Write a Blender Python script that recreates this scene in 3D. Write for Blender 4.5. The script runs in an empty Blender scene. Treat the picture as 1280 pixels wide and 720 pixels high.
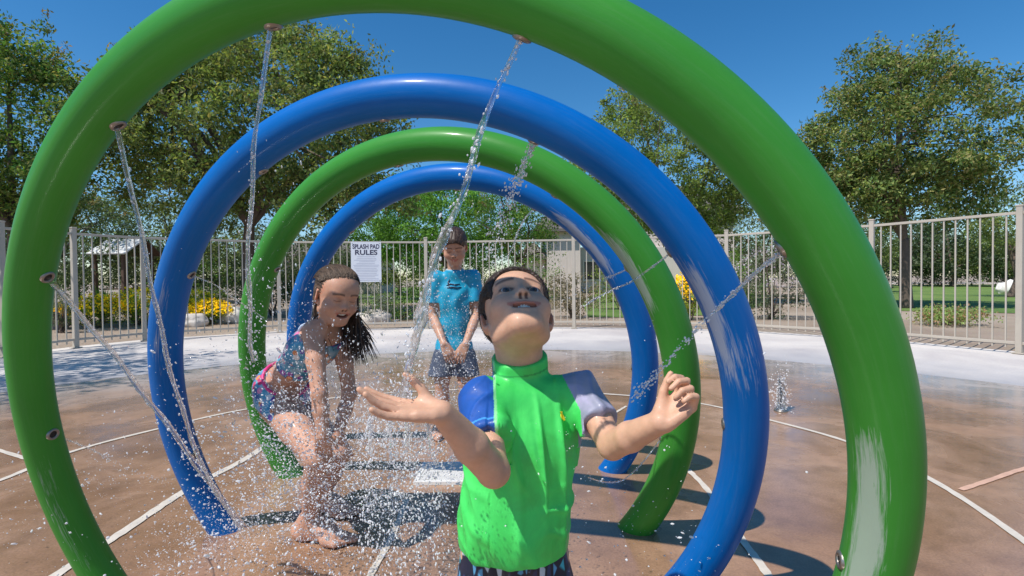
import bpy, math, random
import numpy as np
from math import pi, sin, cos, radians
from mathutils import Vector, Matrix

random.seed(7)
RNG = np.random.default_rng(11)
scene = bpy.context.scene
COL = scene.collection
F_PX, PITCH, ROLL, CAMH = 640.0, -0.018, -0.010, 1.0

def at(px, py, Y):
    """point of the world at distance Y in front of the camera seen at photo pixel (px,py) of 1280x720"""
    u, w = px-640.0, py-360.0
    c, s = cos(-ROLL), sin(-ROLL)
    u, w = c*u-s*w, s*u+c*w
    v = -w/F_PX
    c, s = cos(PITCH), sin(PITCH)
    x, y, z = u/F_PX, c-v*s, s+v*c
    k = Y/y
    return np.array([x*k, Y, CAMH+z*k])

def px_of(P):
    x, y, z = P[0], P[1], P[2]-CAMH
    c, s = cos(PITCH), sin(PITCH); d = y*c+z*s; v = -y*s+z*c
    u, w = x/d*F_PX, -v/d*F_PX; c, s = cos(ROLL), sin(ROLL)
    return np.array([640+c*u-s*w, 360+s*u+c*w])

# ------------------------------------------------------------------ materials
def newmat(name):
    m = bpy.data.materials.new(name); m.use_nodes = True
    nt = m.node_tree; nt.nodes.clear()
    out = nt.nodes.new('ShaderNodeOutputMaterial')
    b = nt.nodes.new('ShaderNodeBsdfPrincipled')
    nt.links.new(b.outputs[0], out.inputs[0])
    return m, nt, b, out
def N(nt, t, **kw):
    n = nt.nodes.new(t)
    for k, v in kw.items():
        if k.startswith('i_'): n.inputs[int(k[2:])].default_value = v
        else: setattr(n, k, v)
    return n
def L(nt, a, b): nt.links.new(a, b)
def ramp(nt, fac, stops, interp='LINEAR'):
    r = nt.nodes.new('ShaderNodeValToRGB'); r.color_ramp.interpolation = interp
    e = r.color_ramp.elements
    while len(e) < len(stops): e.new(0.5)
    for q, (p, c) in zip(e, stops):
        q.position = p; q.color = (c[0], c[1], c[2], 1) if len(c) == 3 else c
    L(nt, fac, r.inputs[0]); return r
def mixc(nt, fac, a, b, mode='MIX'):
    m = nt.nodes.new('ShaderNodeMix'); m.data_type = 'RGBA'; m.blend_type = mode
    for sock, v in ((m.inputs[0], fac), (m.inputs[6], a), (m.inputs[7], b)):
        if hasattr(v, 'type') and hasattr(v, 'links'): L(nt, v, sock)
        elif isinstance(v, (int, float)): sock.default_value = v
        else: sock.default_value = (v[0], v[1], v[2], 1)
    return m.outputs[2]
def noise(nt, scale, detail=4, rough=.55, vec=None, dist=0):
    n = nt.nodes.new('ShaderNodeTexNoise'); n.inputs['Scale'].default_value = scale
    n.inputs['Detail'].default_value = detail; n.inputs['Roughness'].default_value = rough
    n.inputs['Distortion'].default_value = dist
    if vec is not None: L(nt, vec, n.inputs['Vector'])
    return n
def coord(nt, kind='Object', scale=None, rot=None):
    t = nt.nodes.new('ShaderNodeTexCoord')
    if scale is None: return t.outputs[kind]
    mp = nt.nodes.new('ShaderNodeMapping'); L(nt, t.outputs[kind], mp.inputs[0])
    mp.inputs['Scale'].default_value = scale
    if rot: mp.inputs['Rotation'].default_value = rot
    return mp.outputs[0]
def bump(nt, b, h, strength=.3, dist=.01):
    n = nt.nodes.new('ShaderNodeBump'); n.inputs['Strength'].default_value = strength
    n.inputs['Distance'].default_value = dist
    L(nt, h, n.inputs['Height']); L(nt, n.outputs[0], b.inputs['Normal'])
def simple(name, col, rough=.6, var=.15, scale=8, metal=0, bumps=.1, coat=0):
    m, nt, b, o = newmat(name)
    n = noise(nt, scale, 5, .6, coord(nt))
    c = mixc(nt, n.outputs[0], [x*(1-var) for x in col], [min(1, x*(1+var)) for x in col])
    L(nt, c, b.inputs['Base Color'])
    b.inputs['Roughness'].default_value = rough; b.inputs['Metallic'].default_value = metal
    b.inputs['Coat Weight'].default_value = coat
    if bumps: bump(nt, b, n.outputs[0], bumps)
    return m
def colmat(name, rough=.5, sss=0, coat=0, bumpscale=0, bumpstr=.15, bdist=.002, spec=.5, mott=.0, sheen=0, cloth=False):
    """colour read from the mesh's own colour layer"""
    m, nt, b, o = newmat(name)
    a = nt.nodes.new('ShaderNodeVertexColor'); a.layer_name = 'Col'
    c = a.outputs[0]
    if mott:
        n = noise(nt, 35, 4, .6, coord(nt))
        c = mixc(nt, mott, c, mixc(nt, n.outputs[0], (.25, .2, .18), (1.7, 1.7, 1.7)), 'MULTIPLY')
    L(nt, c, b.inputs['Base Color'])
    b.inputs['Roughness'].default_value = rough
    b.inputs['Specular IOR Level'].default_value = spec
    b.inputs['Coat Weight'].default_value = coat; b.inputs['Coat Roughness'].default_value = .15
    b.inputs['Sheen Weight'].default_value = sheen
    if sss:
        b.inputs['Subsurface Weight'].default_value = sss
        b.inputs['Subsurface Radius'].default_value = (1, .35, .2)
        b.inputs['Subsurface Scale'].default_value = .006
    if bumpscale:
        if cloth:
            n2 = noise(nt, 1, 5, .6, coord(nt, 'Object', (60, 50, 15)), 1.4); bump(nt, b, n2.outputs[0], bumpstr, bdist)
            n3 = noise(nt, 11, 4, .6, coord(nt), .6)
            wet = ramp(nt, n3.outputs[0], [(.40, (.72, .80, .74)), (.60, (1, 1, 1))])
            old = b.inputs['Base Color'].links[0].from_socket
            L(nt, mixc(nt, 1.0, old, wet.outputs[0], 'MULTIPLY'), b.inputs['Base Color'])
            L(nt, ramp(nt, n3.outputs[0], [(.42, (.42, .42, .42)), (.56, (.72, .72, .72))]).outputs[0], b.inputs['Roughness'])
        else:
            n2 = noise(nt, bumpscale, 5, .6, coord(nt)); bump(nt, b, n2.outputs[0], bumpstr, bdist)
    return m

# ------------------------------------------------------------------ object helpers
def tag(o, label=None, cat=None, group=None, kind=None):
    if label: o['label'] = label
    if cat: o['category'] = cat
    if group: o['group'] = group
    if kind: o['kind'] = kind
    return o
def empty(name, loc, label=None, cat=None, group=None):
    o = bpy.data.objects.new(name, None); COL.objects.link(o)
    o.location = [float(v) for v in loc]; o.empty_display_size = .1
    return tag(o, label, cat, group)
def link(name, me, mat, parent=None):
    o = bpy.data.objects.new(name, me); COL.objects.link(o)
    if mat is not None:
        for mm in (mat if isinstance(mat, (list, tuple)) else [mat]): me.materials.append(mm)
    if parent is not None: o.parent = parent
    return o
def origin_of(parent):
    v = np.zeros(3)
    while parent is not None:
        v += np.array(parent.location); parent = parent.parent
    return v
def np_mesh(name, V, Fq, mat, parent=None, smooth=True, cols=None, uv=None, origin=None):
    """V Nx3 world coordinates, Fq MxK faces; linked as one mesh object"""
    V = np.asarray(V, dtype=np.float64); Fq = np.asarray(Fq, dtype=np.int32)
    org = origin_of(parent)
    loc = np.zeros(3)
    if origin is not None: loc = np.asarray(origin, float)-org
    V = V-org-loc
    me = bpy.data.meshes.new(name)
    me.vertices.add(len(V)); me.vertices.foreach_set('co', V.astype(np.float32).ravel())
    k = Fq.shape[1]
    me.loops.add(Fq.size); me.loops.foreach_set('vertex_index', Fq.ravel())
    me.polygons.add(len(Fq))
    me.polygons.foreach_set('loop_start', np.arange(0, Fq.size, k, dtype=np.int32))
    me.polygons.foreach_set('use_smooth', np.full(len(Fq), smooth))
    me.update(calc_edges=True)
    if cols is not None:
        ca = me.color_attributes.new('Col', 'FLOAT_COLOR', 'POINT')
        c4 = np.ones((len(V), 4), np.float32); c4[:, :3] = cols
        ca.data.foreach_set('color', c4.ravel())
    if uv is not None:
        l = me.uv_layers.new(name='UVMap')
        l.data.foreach_set('uv', uv[Fq.ravel()].astype(np.float32).ravel())
    o = link(name, me, mat, parent)
    o.location = loc
    return o

class MB:
    """collects boxes, tubes, discs; build() links ONE mesh object"""
    def __init__(s): s.v = []; s.f = []; s.sm = []
    def add(s, v, f, smooth=False):
        b = len(s.v); s.v += [tuple(float(t) for t in p) for p in v]
        s.f += [tuple(i+b for i in q) for q in f]; s.sm += [smooth]*len(f)
    def box(s, c, size, ax=None, bev=0):
        """ax: 3x3 rows = local axes"""
        A = np.eye(3) if ax is None else np.asarray(ax, float)
        c = np.asarray(c, float); h = np.asarray(size, float)/2
        if bev <= 0:
            P = [c+A[0]*h[0]*i+A[1]*h[1]*j+A[2]*h[2]*k for k in (-1, 1) for j in (-1, 1) for i in (-1, 1)]
            s.add(P, [(0, 2, 3, 1), (4, 5, 7, 6), (0, 1, 5, 4), (2, 6, 7, 3), (0, 4, 6, 2), (1, 3, 7, 5)]); return
        # chamfer in the horizontal outline and top/bottom
        b = bev; rings = []
        for (z, ins) in ((-h[2], b), (-h[2]+b, 0), (h[2]-b, 0), (h[2], b)):
            x, y = h[0]-ins, h[1]-ins
            cx, cy = h[0]-b, h[1]-b
            pts = [(cx, -y), (x, -cy), (x, cy), (cx, y), (-cx, y), (-x, cy), (-x, -cy), (-cx, -y)]
            rings.append([c+A[0]*p[0]+A[1]*p[1]+A[2]*z for p in pts])
        P = sum(rings, []); Fc = []
        for r in range(3):
            for i in range(8):
                j = (i+1) % 8; Fc.append((r*8+i, r*8+j, r*8+8+j, r*8+8+i))
        Fc.append(tuple(range(7, -1, -1))); Fc.append(tuple(range(24, 32)))
        s.add(P, Fc)
    def tube(s, pts, rad, n=10, caps=True, smooth=True):
        pts = [np.asarray(p, float) for p in pts]; m = len(pts)
        if not hasattr(rad, '__len__'): rad = [rad]*m
        V = []; ref = None
        for i in range(m):
            t = pts[min(i+1, m-1)]-pts[max(i-1, 0)]; t = t/(np.linalg.norm(t)+1e-9)
            if ref is None: ref = np.array([0, 0, 1.]) if abs(t[2]) < .9 else np.array([1., 0, 0])
            a = ref-t*(ref@t); a /= np.linalg.norm(a)+1e-9; ref = a; b = np.cross(t, a)
            V += [pts[i]+rad[i]*(a*cos(2*pi*q/n)+b*sin(2*pi*q/n)) for q in range(n)]
        Fc = []
        for i in range(m-1):
            for q in range(n):
                r = (q+1) % n; Fc.append((i*n+q, i*n+r, i*n+n+r, i*n+n+q))
        if caps: Fc.append(tuple(range(n-1, -1, -1))); Fc.append(tuple(range((m-1)*n, m*n)))
        s.add(V, Fc, smooth)
    def prism(s, outline, z0, z1):
        n = len(outline)
        V = [(x, y, z0) for x, y in outline]+[(x, y, z1) for x, y in outline]
        Fc = [tuple(range(n-1, -1, -1)), tuple(range(n, 2*n))]
        Fc += [(i, (i+1) % n, n+(i+1) % n, n+i) for i in range(n)]
        s.add(V, Fc)
    def build(s, name, mat, parent=None, origin=None):
        org = origin_of(parent); loc = np.zeros(3)
        if origin is not None: loc = np.asarray(origin, float)-org
        me = bpy.data.meshes.new(name)
        me.from_pydata([tuple(np.array(p)-org-loc) for p in s.v], [], s.f)
        me.polygons.foreach_set('use_smooth', s.sm); me.update()
        o = link(name, me, mat, parent); o.location = loc
        return o

# ------------------------------------------------------------------ implicit surface modelling (smooth bodies)
class Field:
    def __init__(s, lo, hi, h):
        s.lo = np.asarray(lo, float); s.h = h
        s.n = np.ceil((np.asarray(hi, float)-s.lo)/h).astype(int)+1
        s.D = np.full(tuple(s.n), .5, np.float32)
    def sub(s, lo, hi):
        a = np.clip(np.floor((np.asarray(lo)-s.lo)/s.h).astype(int), 0, s.n)
        b = np.clip(np.ceil((np.asarray(hi)-s.lo)/s.h).astype(int)+1, 0, s.n)
        if np.any(b <= a): return None, None
        sl = tuple(slice(a[i], b[i]) for i in range(3))
        X = [(s.lo[i]+s.h*np.arange(a[i], b[i])).astype(np.float32) for i in range(3)]
        return sl, (X[0][:, None, None], X[1][None, :, None], X[2][None, None, :])
    def comb(s, sl, d, k, sub):
        D = s.D[sl]
        if sub:
            nd = -d; h = np.maximum(k-np.abs(D-nd), 0)/max(k, 1e-6)
            s.D[sl] = np.maximum(D, nd)+h*h*k*.25
        else:
            h = np.maximum(k-np.abs(D-d), 0)/max(k, 1e-6)
            s.D[sl] = np.minimum(D, d)-h*h*k*.25
    def cap(s, a, b, ra, rb=None, k=.01, sub=False):
        if rb is None: rb = ra
        a = np.asarray(a, float); b = np.asarray(b, float); m = max(ra, rb)+k+3*s.h
        sl, X = s.sub(np.minimum(a, b)-m, np.maximum(a, b)+m)
        if sl is None: return
        d = b-a; L2 = float(d@d)+1e-12
        p = [X[i]-a[i] for i in range(3)]
        t = np.clip((p[0]*d[0]+p[1]*d[1]+p[2]*d[2])/L2, 0, 1)
        q = np.sqrt((p[0]-t*d[0])**2+(p[1]-t*d[1])**2+(p[2]-t*d[2])**2)
        s.comb(sl, (q-(ra+(rb-ra)*t)).astype(np.float32), k, sub)
    def chain(s, pts, rads, k=.01, sub=False):
        for i in range(len(pts)-1): s.cap(pts[i], pts[i+1], rads[i], rads[i+1], k, sub)
    def ell(s, c, r, R=None, k=.01, sub=False):
        c = np.asarray(c, float); r = np.asarray(r, float); R = np.eye(3) if R is None else R
        ext = np.sqrt(((R*r[None, :])**2).sum(1)) if R is not None else r
        m = ext+k+3*s.h
        sl, X = s.sub(c-m, c+m)
        if sl is None: return
        p = [X[i]-c[i] for i in range(3)]
        q = [p[0]*R[0, j]+p[1]*R[1, j]+p[2]*R[2, j] for j in range(3)]
        k0 = np.sqrt(sum((q[j]/r[j])**2 for j in range(3)))
        k1 = np.sqrt(sum((q[j]/r[j]**2)**2 for j in range(3)))+1e-9
        s.comb(sl, (k0*(k0-1)/k1).astype(np.float32), k, sub)
    def plane(s, p, n, k=.004, box=None):
        """removes what lies on the +n side of the plane"""
        n = np.asarray(n, float); n = n/np.linalg.norm(n); p = np.asarray(p, float)
        lo, hi = (s.lo, s.lo+s.h*s.n) if box is None else box
        sl, X = s.sub(lo, hi)
        if sl is None: return
        d = (X[0]-p[0])*n[0]+(X[1]-p[1])*n[1]+(X[2]-p[2])*n[2]
        s.comb(sl, (-d).astype(np.float32)+np.zeros(s.D[sl].shape, np.float32), k, True)
    def mesh(s, smooth=1):
        D = s.D; I = (D < 0)
        n = D.shape
        c = np.zeros(tuple(x-1 for x in n), np.uint8)
        offs = [(i, j, k) for i in (0, 1) for j in (0, 1) for k in (0, 1)]
        for (i, j, k) in offs: c += I[i:n[0]-1+i, j:n[1]-1+j, k:n[2]-1+k]
        act = np.nonzero((c > 0) & (c < 8)); A = np.stack(act, 1)
        idx = np.full(c.shape, -1, np.int32); idx[act] = np.arange(len(A))
        vals = {o: D[A[:, 0]+o[0], A[:, 1]+o[1], A[:, 2]+o[2]] for o in offs}
        P = np.zeros((len(A), 3)); W = np.zeros(len(A))
        for a in offs:
            for ax in range(3):
                if a[ax] == 1: continue
                b = list(a); b[ax] = 1; b = tuple(b)
                va, vb = vals[a], vals[b]; m = (va < 0) != (vb < 0)
                t = np.where(m, va/np.where(m, va-vb, 1), 0)
                pt = np.array(a, float)[None, :]+np.zeros((len(A), 3)); pt[:, ax] += t
                P[m] += pt[m]; W += m
        V = s.lo+s.h*(A+P/W[:, None])
        Q = []
        for ax in range(3):
            u, v = [(1, 2), (2, 0), (0, 1)][ax]
            sa = [slice(1, x-1) for x in n]; sb = [slice(1, x-1) for x in n]
            sa[ax] = slice(0, n[ax]-1); sb[ax] = slice(1, n[ax])
            ia, ib = I[tuple(sa)], I[tuple(sb)]
            for flip, msk in ((False, ia & ~ib), (True, ~ia & ib)):
                e = np.stack(np.nonzero(msk), 1)
                if not len(e): continue
                e[:, u] += 1; e[:, v] += 1
                def g(du, dv):
                    q = e.copy(); q[:, u] -= du; q[:, v] -= dv
                    return idx[q[:, 0], q[:, 1], q[:, 2]]
                quad = np.stack([g(1, 1), g(0, 1), g(0, 0), g(1, 0)], 1)
                if flip: quad = quad[:, ::-1]
                Q.append(quad)
        Q = np.concatenate(Q)
        for _ in range(smooth):
            S = np.zeros_like(V); Wn = np.zeros(len(V))
            for i in range(4):
                a, b = Q[:, i], Q[:, (i+1) % 4]
                for ax in range(3):
                    S[:, ax] += np.bincount(a, V[b, ax], len(V))+np.bincount(b, V[a, ax], len(V))
                Wn += np.bincount(a, minlength=len(V))+np.bincount(b, minlength=len(V))
            V = V*.45+.55*S/Wn[:, None]
        return V, Q
def normals(V, Q):
    n = np.cross(V[Q[:, 2]]-V[Q[:, 0]], V[Q[:, 3]]-V[Q[:, 1]])
    R = np.zeros_like(V)
    for i in range(4):
        for ax in range(3): R[:, ax] += np.bincount(Q[:, i], n[:, ax], len(V))
    return R/(np.linalg.norm(R, axis=1)[:, None]+1e-12)
def vnoise(P, seed=0):
    """smooth value noise in numpy, P Nx3"""
    r = np.random.default_rng(seed); T = r.random(4096)
    i = np.floor(P).astype(int); f = P-i; f = f*f*(3-2*f)
    out = 0
    for a in (0, 1):
        for b in (0, 1):
            for c in (0, 1):
                h = ((i[:, 0]+a)*73856093 ^ (i[:, 1]+b)*19349663 ^ (i[:, 2]+c)*83492791) & 4095
                w = (f[:, 0] if a else 1-f[:, 0])*(f[:, 1] if b else 1-f[:, 1])*(f[:, 2] if c else 1-f[:, 2])
                out = out+T[h]*w
    return out
def unit(v): v = np.asarray(v, float); return v/np.linalg.norm(v)
def frame(fwd, up):
    f = unit(fwd); u = np.asarray(up, float); u = unit(u-f*(u@f)); x = np.cross(f, u)
    return np.stack([x, f, u], 1)          # columns: lateral, forward, up

# head built in its own frame, centimetres of an average child's head
def add_head(F, c, R, s=1.0, closed=False, smile=1.0, mouth_open=True):
    cm = .01*s
    def W(p): return np.asarray(c)+R@(np.asarray(p, float)*cm)
    def E(p, r, k, sub=False, tilt=None):
        RR = R if tilt is None else R@tilt
        F.ell(W(p), np.asarray(r)*cm, RR, k*cm, sub)
    def C(a, b, ra, rb, k, sub=False): F.cap(W(a), W(b), ra*cm, rb*cm, k*cm, sub)
    E((0, -1.2, 3.6), (7.0, 8.7, 7.2), 1)
    E((0, 1.2, -2.0), (6.1, 6.6, 7.0), 2.5)
    E((0, 2.6, 3.6), (6.0, 5.6, 4.6), 2.5)                # forehead
    E((0, 5.1, -8.0), (2.3, 1.9, 1.7), 2.6)               # chin
    C((-4.6, -.6, -5.6), (-1.6, 5.0, -8.2), 1.3, 1.2, 2.6)  # jaw line
    C((4.6, -.6, -5.6), (1.6, 5.0, -8.2), 1.3, 1.2, 2.6)
    for x in (-1, 1):
        E((x*3.5, 4.8, -3.0), (2.5, 2.4, 2.3), 2.2)       # cheeks
        C((x*1.0, 7.5, 1.7), (x*4.0, 6.6, 2.0), .55, .5, 1.6)  # brow
        E((x*2.9, 8.6, .35), (1.75, 1.3, 1.15), 1.6, True)   # socket
        E((x*2.9, 6.35, .2), (1.5, 1.2, 1.25), .5)         # lids
        if not closed: E((x*2.9, 7.7, .15), (1.2, 1.2, .62), .22, True)
    C((0, 7.3, .9), (0, 8.3, -1.9), .5, .68, 1.1)         # nose
    E((0, 8.65, -2.3), (.82, .8, .75), .8)
    for x in (-1, 1):
        E((x*.98, 7.9, -2.6), (.62, .85, .6), .5)
        E((x*.60, 8.25, -3.3), (.34, .62, .45), .2, True)
    E((0, 5.6, -5.2), (3.3, 1.75, 2.1), 1.8)               # muzzle
    g = .75 if mouth_open else 0
    up = [(-2.8*smile, 6.0, -4.55), (-1.5*smile, 7.0, -4.85), (-.45, 7.45, -4.85), (.45, 7.45, -4.85), (1.5*smile, 7.0, -4.85), (2.8*smile, 6.0, -4.55)]
    lo = [(-2.8*smile, 6.0, -4.6), (-1.6*smile, 6.8, -5.45-g), (-.5, 7.2, -5.8-g), (.5, 7.2, -5.8-g), (1.6*smile, 6.8, -5.45-g), (2.8*smile, 6.0, -4.6)]
    F.chain([W(p) for p in up], [v*cm for v in (.15, .30, .38, .38, .30, .15)], .35*cm)
    F.chain([W(p) for p in lo], [v*cm for v in (.15, .32, .42, .42, .32, .15)], .35*cm)
    if mouth_open:
        F.chain([W((-2.45*smile, 6.6, -4.78)), W((-1.3*smile, 7.4, -5.25)), W((0, 7.8, -5.5)), W((1.3*smile, 7.4, -5.25)), W((2.45*smile, 6.6, -4.78))], [.12*cm, .46*cm, .58*cm, .46*cm, .12*cm], .12*cm, True)
        E((0, 6.6, -5.5), (2.2*smile, 1.35, .78), .2, True)
    for x in (-1, 1):
        t = math.radians(12)
        T = np.array([[1, 0, 0], [0, cos(t), sin(t)], [0, -sin(t), cos(t)]])
        y = math.radians(28)*x
        T = np.array([[cos(y), -sin(y), 0], [sin(y), cos(y), 0], [0, 0, 1]]).T@T
        E((x*7.1, -1.2, -.6), (.55, 1.75, 2.7), .6, False, T)
        E((x*7.75, -.9, -.2), (.45, .95, 1.5), .5, True, T)
        E((x*6.6, -.6, -2.9), (.6, .8, .8), .6)
    return W, cm
def head_cols(P, c, R, s, base, smile=1.0, brow=(.09, .05, .035), closed=False):
    """skin colour layer: lips, brows, blush, lashes"""
    q = (P-np.asarray(c))@R/(.01*s)
    col = np.tile(np.asarray(base, float), (len(P), 1))
    near = (np.abs(q[:, 0]) < 8) & (np.abs(q[:, 2]) < 12) & (q[:, 1] > 2)
    def blend(w, cc):
        w = np.clip(w*near, 0, 1)[:, None]; return col*(1-w)+np.asarray(cc)*w
    x = np.abs(q[:, 0])
    ch = np.exp(-((x-3.8)/1.8)**2-((q[:, 2]+2.8)/1.7)**2)
    col = blend(.35*ch, (base[0]*1.02, base[1]*.72, base[2]*.68))
    yl = -4.6-np.clip(1-(x/(2.8*smile))**2, 0, 1)*.85
    half = .25+np.clip(1-(x/(2.9*smile))**2, 0, 1)*1.05
    lip = np.clip(1-(np.abs(q[:, 2]-yl)/half)**4, 0, 1)*(x < 2.9*smile)*(q[:, 1] > 5.6)
    col = blend(.85*lip, (base[0]*.78, base[1]*.44, base[2]*.46))
    inside = np.clip(1-((q[:, 2]+5.4)/.6)**4, 0, 1)*(x < 2.3*smile)*(q[:, 1] < 6.7-x*.25)*(q[:, 1] > 4.5)
    col = blend(inside, (.10, .02, .02))
    bz = 2.15+.35*np.cos((x-2.6)*.7)
    bw = np.clip(1-((q[:, 2]-bz)/.52)**2, 0, 1)*(x > 1.1)*(x < 4.9)*(q[:, 1] > 4.5)
    col = blend(.85*bw, brow)
    lz = (.15 - .35 if closed else .62)
    la = np.clip(1-((q[:, 2]-lz+.1*(x-2.9)**2*(1 if not closed else -1))/.2)**2, 0, 1)*(np.abs(x-2.9) < 1.45)*(q[:, 1] > 5)
    col = blend(.85*la, (.05, .03, .025))
    if not closed:
        er = np.sqrt(((x-2.9)/1.30)**2+((q[:, 2]-.15)/.60)**2)
        col = blend(.9*np.exp(-((er-1.0)/.28)**2)*(q[:, 2] > -.15)*(q[:, 1] > 5), (.04, .025, .02))
        col = blend(.5*np.exp(-((er-1.0)/.22)**2)*(q[:, 2] <= -.15)*(q[:, 1] > 5), (.10, .05, .035))
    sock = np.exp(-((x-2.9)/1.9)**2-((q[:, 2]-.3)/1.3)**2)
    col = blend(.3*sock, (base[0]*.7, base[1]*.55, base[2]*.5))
    no = np.exp(-((x-.60)/.36)**4-((q[:, 1]-8.2)/.62)**4)*(q[:, 2] < -2.75)*(q[:, 2] > -3.9)*.95
    col = blend(no, (.06, .02, .015))
    ear = (np.abs(q[:, 0]) > 6.6) & (np.abs(q[:, 2]) < 4)
    col[ear] = col[ear]*np.array([1.0, .86, .82])
    return col
def eyes_teeth(parent, c, R, s, gaze, closed):
    def W(p): return np.asarray(c)+R@(np.asarray(p, float)*.01*s)
    if not closed:
        for x in (-1, 1):
            o = W((x*2.9, 6.42, .15)); r = .0120*s
            V = []; Fc = []; nu, nv = 24, 16
            g = unit(R@unit(gaze)); A = frame(g, R[:, 2])
            for j in range(nv+1):
                th = pi*j/nv
                for i in range(nu):
                    ph = 2*pi*i/nu
                    V.append(o+r*(A[:, 1]*cos(th)+A[:, 0]*sin(th)*cos(ph)+A[:, 2]*sin(th)*sin(ph)))
            for j in range(nv):
                for i in range(nu):
                    k = (i+1) % nu; Fc.append((j*nu+i, j*nu+k, j*nu+nu+k, j*nu+nu+i))
            V = np.array(V); th = np.arccos(np.clip(((V-o)/r)@A[:, 1], -1, 1))
            cc = np.where(th[:, None] < .30, (.01, .01, .01), np.where(th[:, None] < .68, (.07, .035, .018), (.42, .37, .34)))
            np_mesh('eye', V, Fc, MAT['eye'], parent, cols=cc, origin=o)
    m = MB()
    for i in range(-3, 4):
        p = W((i*.50, 6.95-.085*i*i, -5.02+.025*i*i))
        m.box(p, (.0049*s, .004*s, .0100*s), R.T, .0013*s)
    return m.build('teeth', MAT['teeth'], parent)

def add_hand(F, wrist, d, n, left, s, curls, thumb=(35, 25), spread=6, k=.25, sep=None):
    """s: 1 = adult size. curls: degrees per joint for index..little"""
    cm = .01*s; d = unit(d); n = np.asarray(n, float); n = unit(n-d*(n@d))
    x = np.cross(n, d) if left else np.cross(d, n)
    w = np.asarray(wrist, float)
    P = lambda a, b, c: w+(x*a+d*b+n*c)*cm
    xs = (2.75, .95, -.95, -2.7); ln = (4.2, 4.7, 4.3, 3.4)
    for i in range(4):
        F.cap(P(xs[i]*.62, .5, -.1), P(xs[i], 8.3-abs(i-1)*.35, 0), 1.35*cm, 1.02*cm, 1.1*cm)
    F.cap(P(2.0, 1.8, .5), P(3.0, 4.2, .7), 1.5*cm, 1.3*cm, 1.0*cm)       # ball of the thumb
    F.cap(P(-2.2, 1.6, .5), P(-2.4, 5.0, .4), 1.3*cm, 1.1*cm, 1.0*cm)     # heel of the hand
    tips = []
    for i in range(4):
        base = P(xs[i], 8.3-abs(i-1)*.35, 0); a = 0
        sp = math.radians(spread*(1.5-i))*1
        dd0 = unit(d*cos(sp)+x*sin(sp)); p = base; L0 = ln[i]
        for j, (fr, ra, rb) in enumerate(((1., .95, .86), (.62, .86, .78), (.5, .78, .66))):
            a += math.radians(curls[i][j])
            dir_ = dd0*cos(a)+n*sin(a); q = p+dir_*L0*fr*cm
            F.cap(p, q, ra*cm, rb*cm, k*cm*(1.6 if j == 0 else 1)); p = q
        tips.append((p, dir_))
    a, b = map(math.radians, thumb)
    t0 = P(2.5, 2.4, .5)
    d1 = unit(d*cos(a)+x*sin(a)*cos(b)+n*sin(a)*sin(b))
    t1 = t0+d1*3.9*cm; d2 = unit(d1*.92+d*.45+n*.1); t2 = t1+d2*2.7*cm
    d3 = unit(d2+d*.15); t3 = t2+d3*1.9*cm
    F.cap(t0, t1, 1.35*cm, 1.05*cm, .9*cm); F.cap(t1, t2, 1.05*cm, .92*cm, .3*cm); F.cap(t2, t3, .95*cm, .74*cm, .3*cm)
    return tips
def add_foot(F, ankle, toe_dir, s, ground=0.0):
    d = unit((toe_dir[0], toe_dir[1], 0)); x = np.array([d[1], -d[0], 0]); a = np.asarray(ankle, float); g = a.copy(); g[2] = ground
    h = .022*s
    P = lambda f, l, z: g+d*f*s+x*l*s+np.array([0, 0, z*s])
    F.cap(a, P(-.02, 0, .030), .033*s, .030*s, .02*s)
    F.cap(P(-.03, 0, .028), P(.06, 0, .035), .029*s, .030*s, .02*s)
    F.cap(P(.0, 0, .06), P(.10, 0, .028), .028*s, .024*s, .02*s)
    for i, l in enumerate((-.026, -.011, .003, .016, .028)):
        F.cap(P(.08, l*.8, .02), P(.150-.009*i, l, .013), .019*s, .0125*s if i == 0 else .009*s, .008*s)

# ------------------------------------------------------------------ people
MAT = {}
MAT['skin'] = colmat('skin', .52, sss=.12, coat=.05, bumpscale=170, bumpstr=.35, bdist=.0014, mott=.36, spec=.4)
MAT['eye'] = colmat('eye', .08, coat=.6)
MAT['teeth'] = simple('teeth', (.72, .68, .6), .25, .05, 40, bumps=0)
MAT['fabric'] = colmat('wet_fabric', .5, coat=.06, bumpscale=60, bumpstr=.16, bdist=.004, mott=.12, cloth=True)
MAT['hair'] = colmat('hair', .5, spec=.4)
SKIN = (.63, .36, .235)

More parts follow.
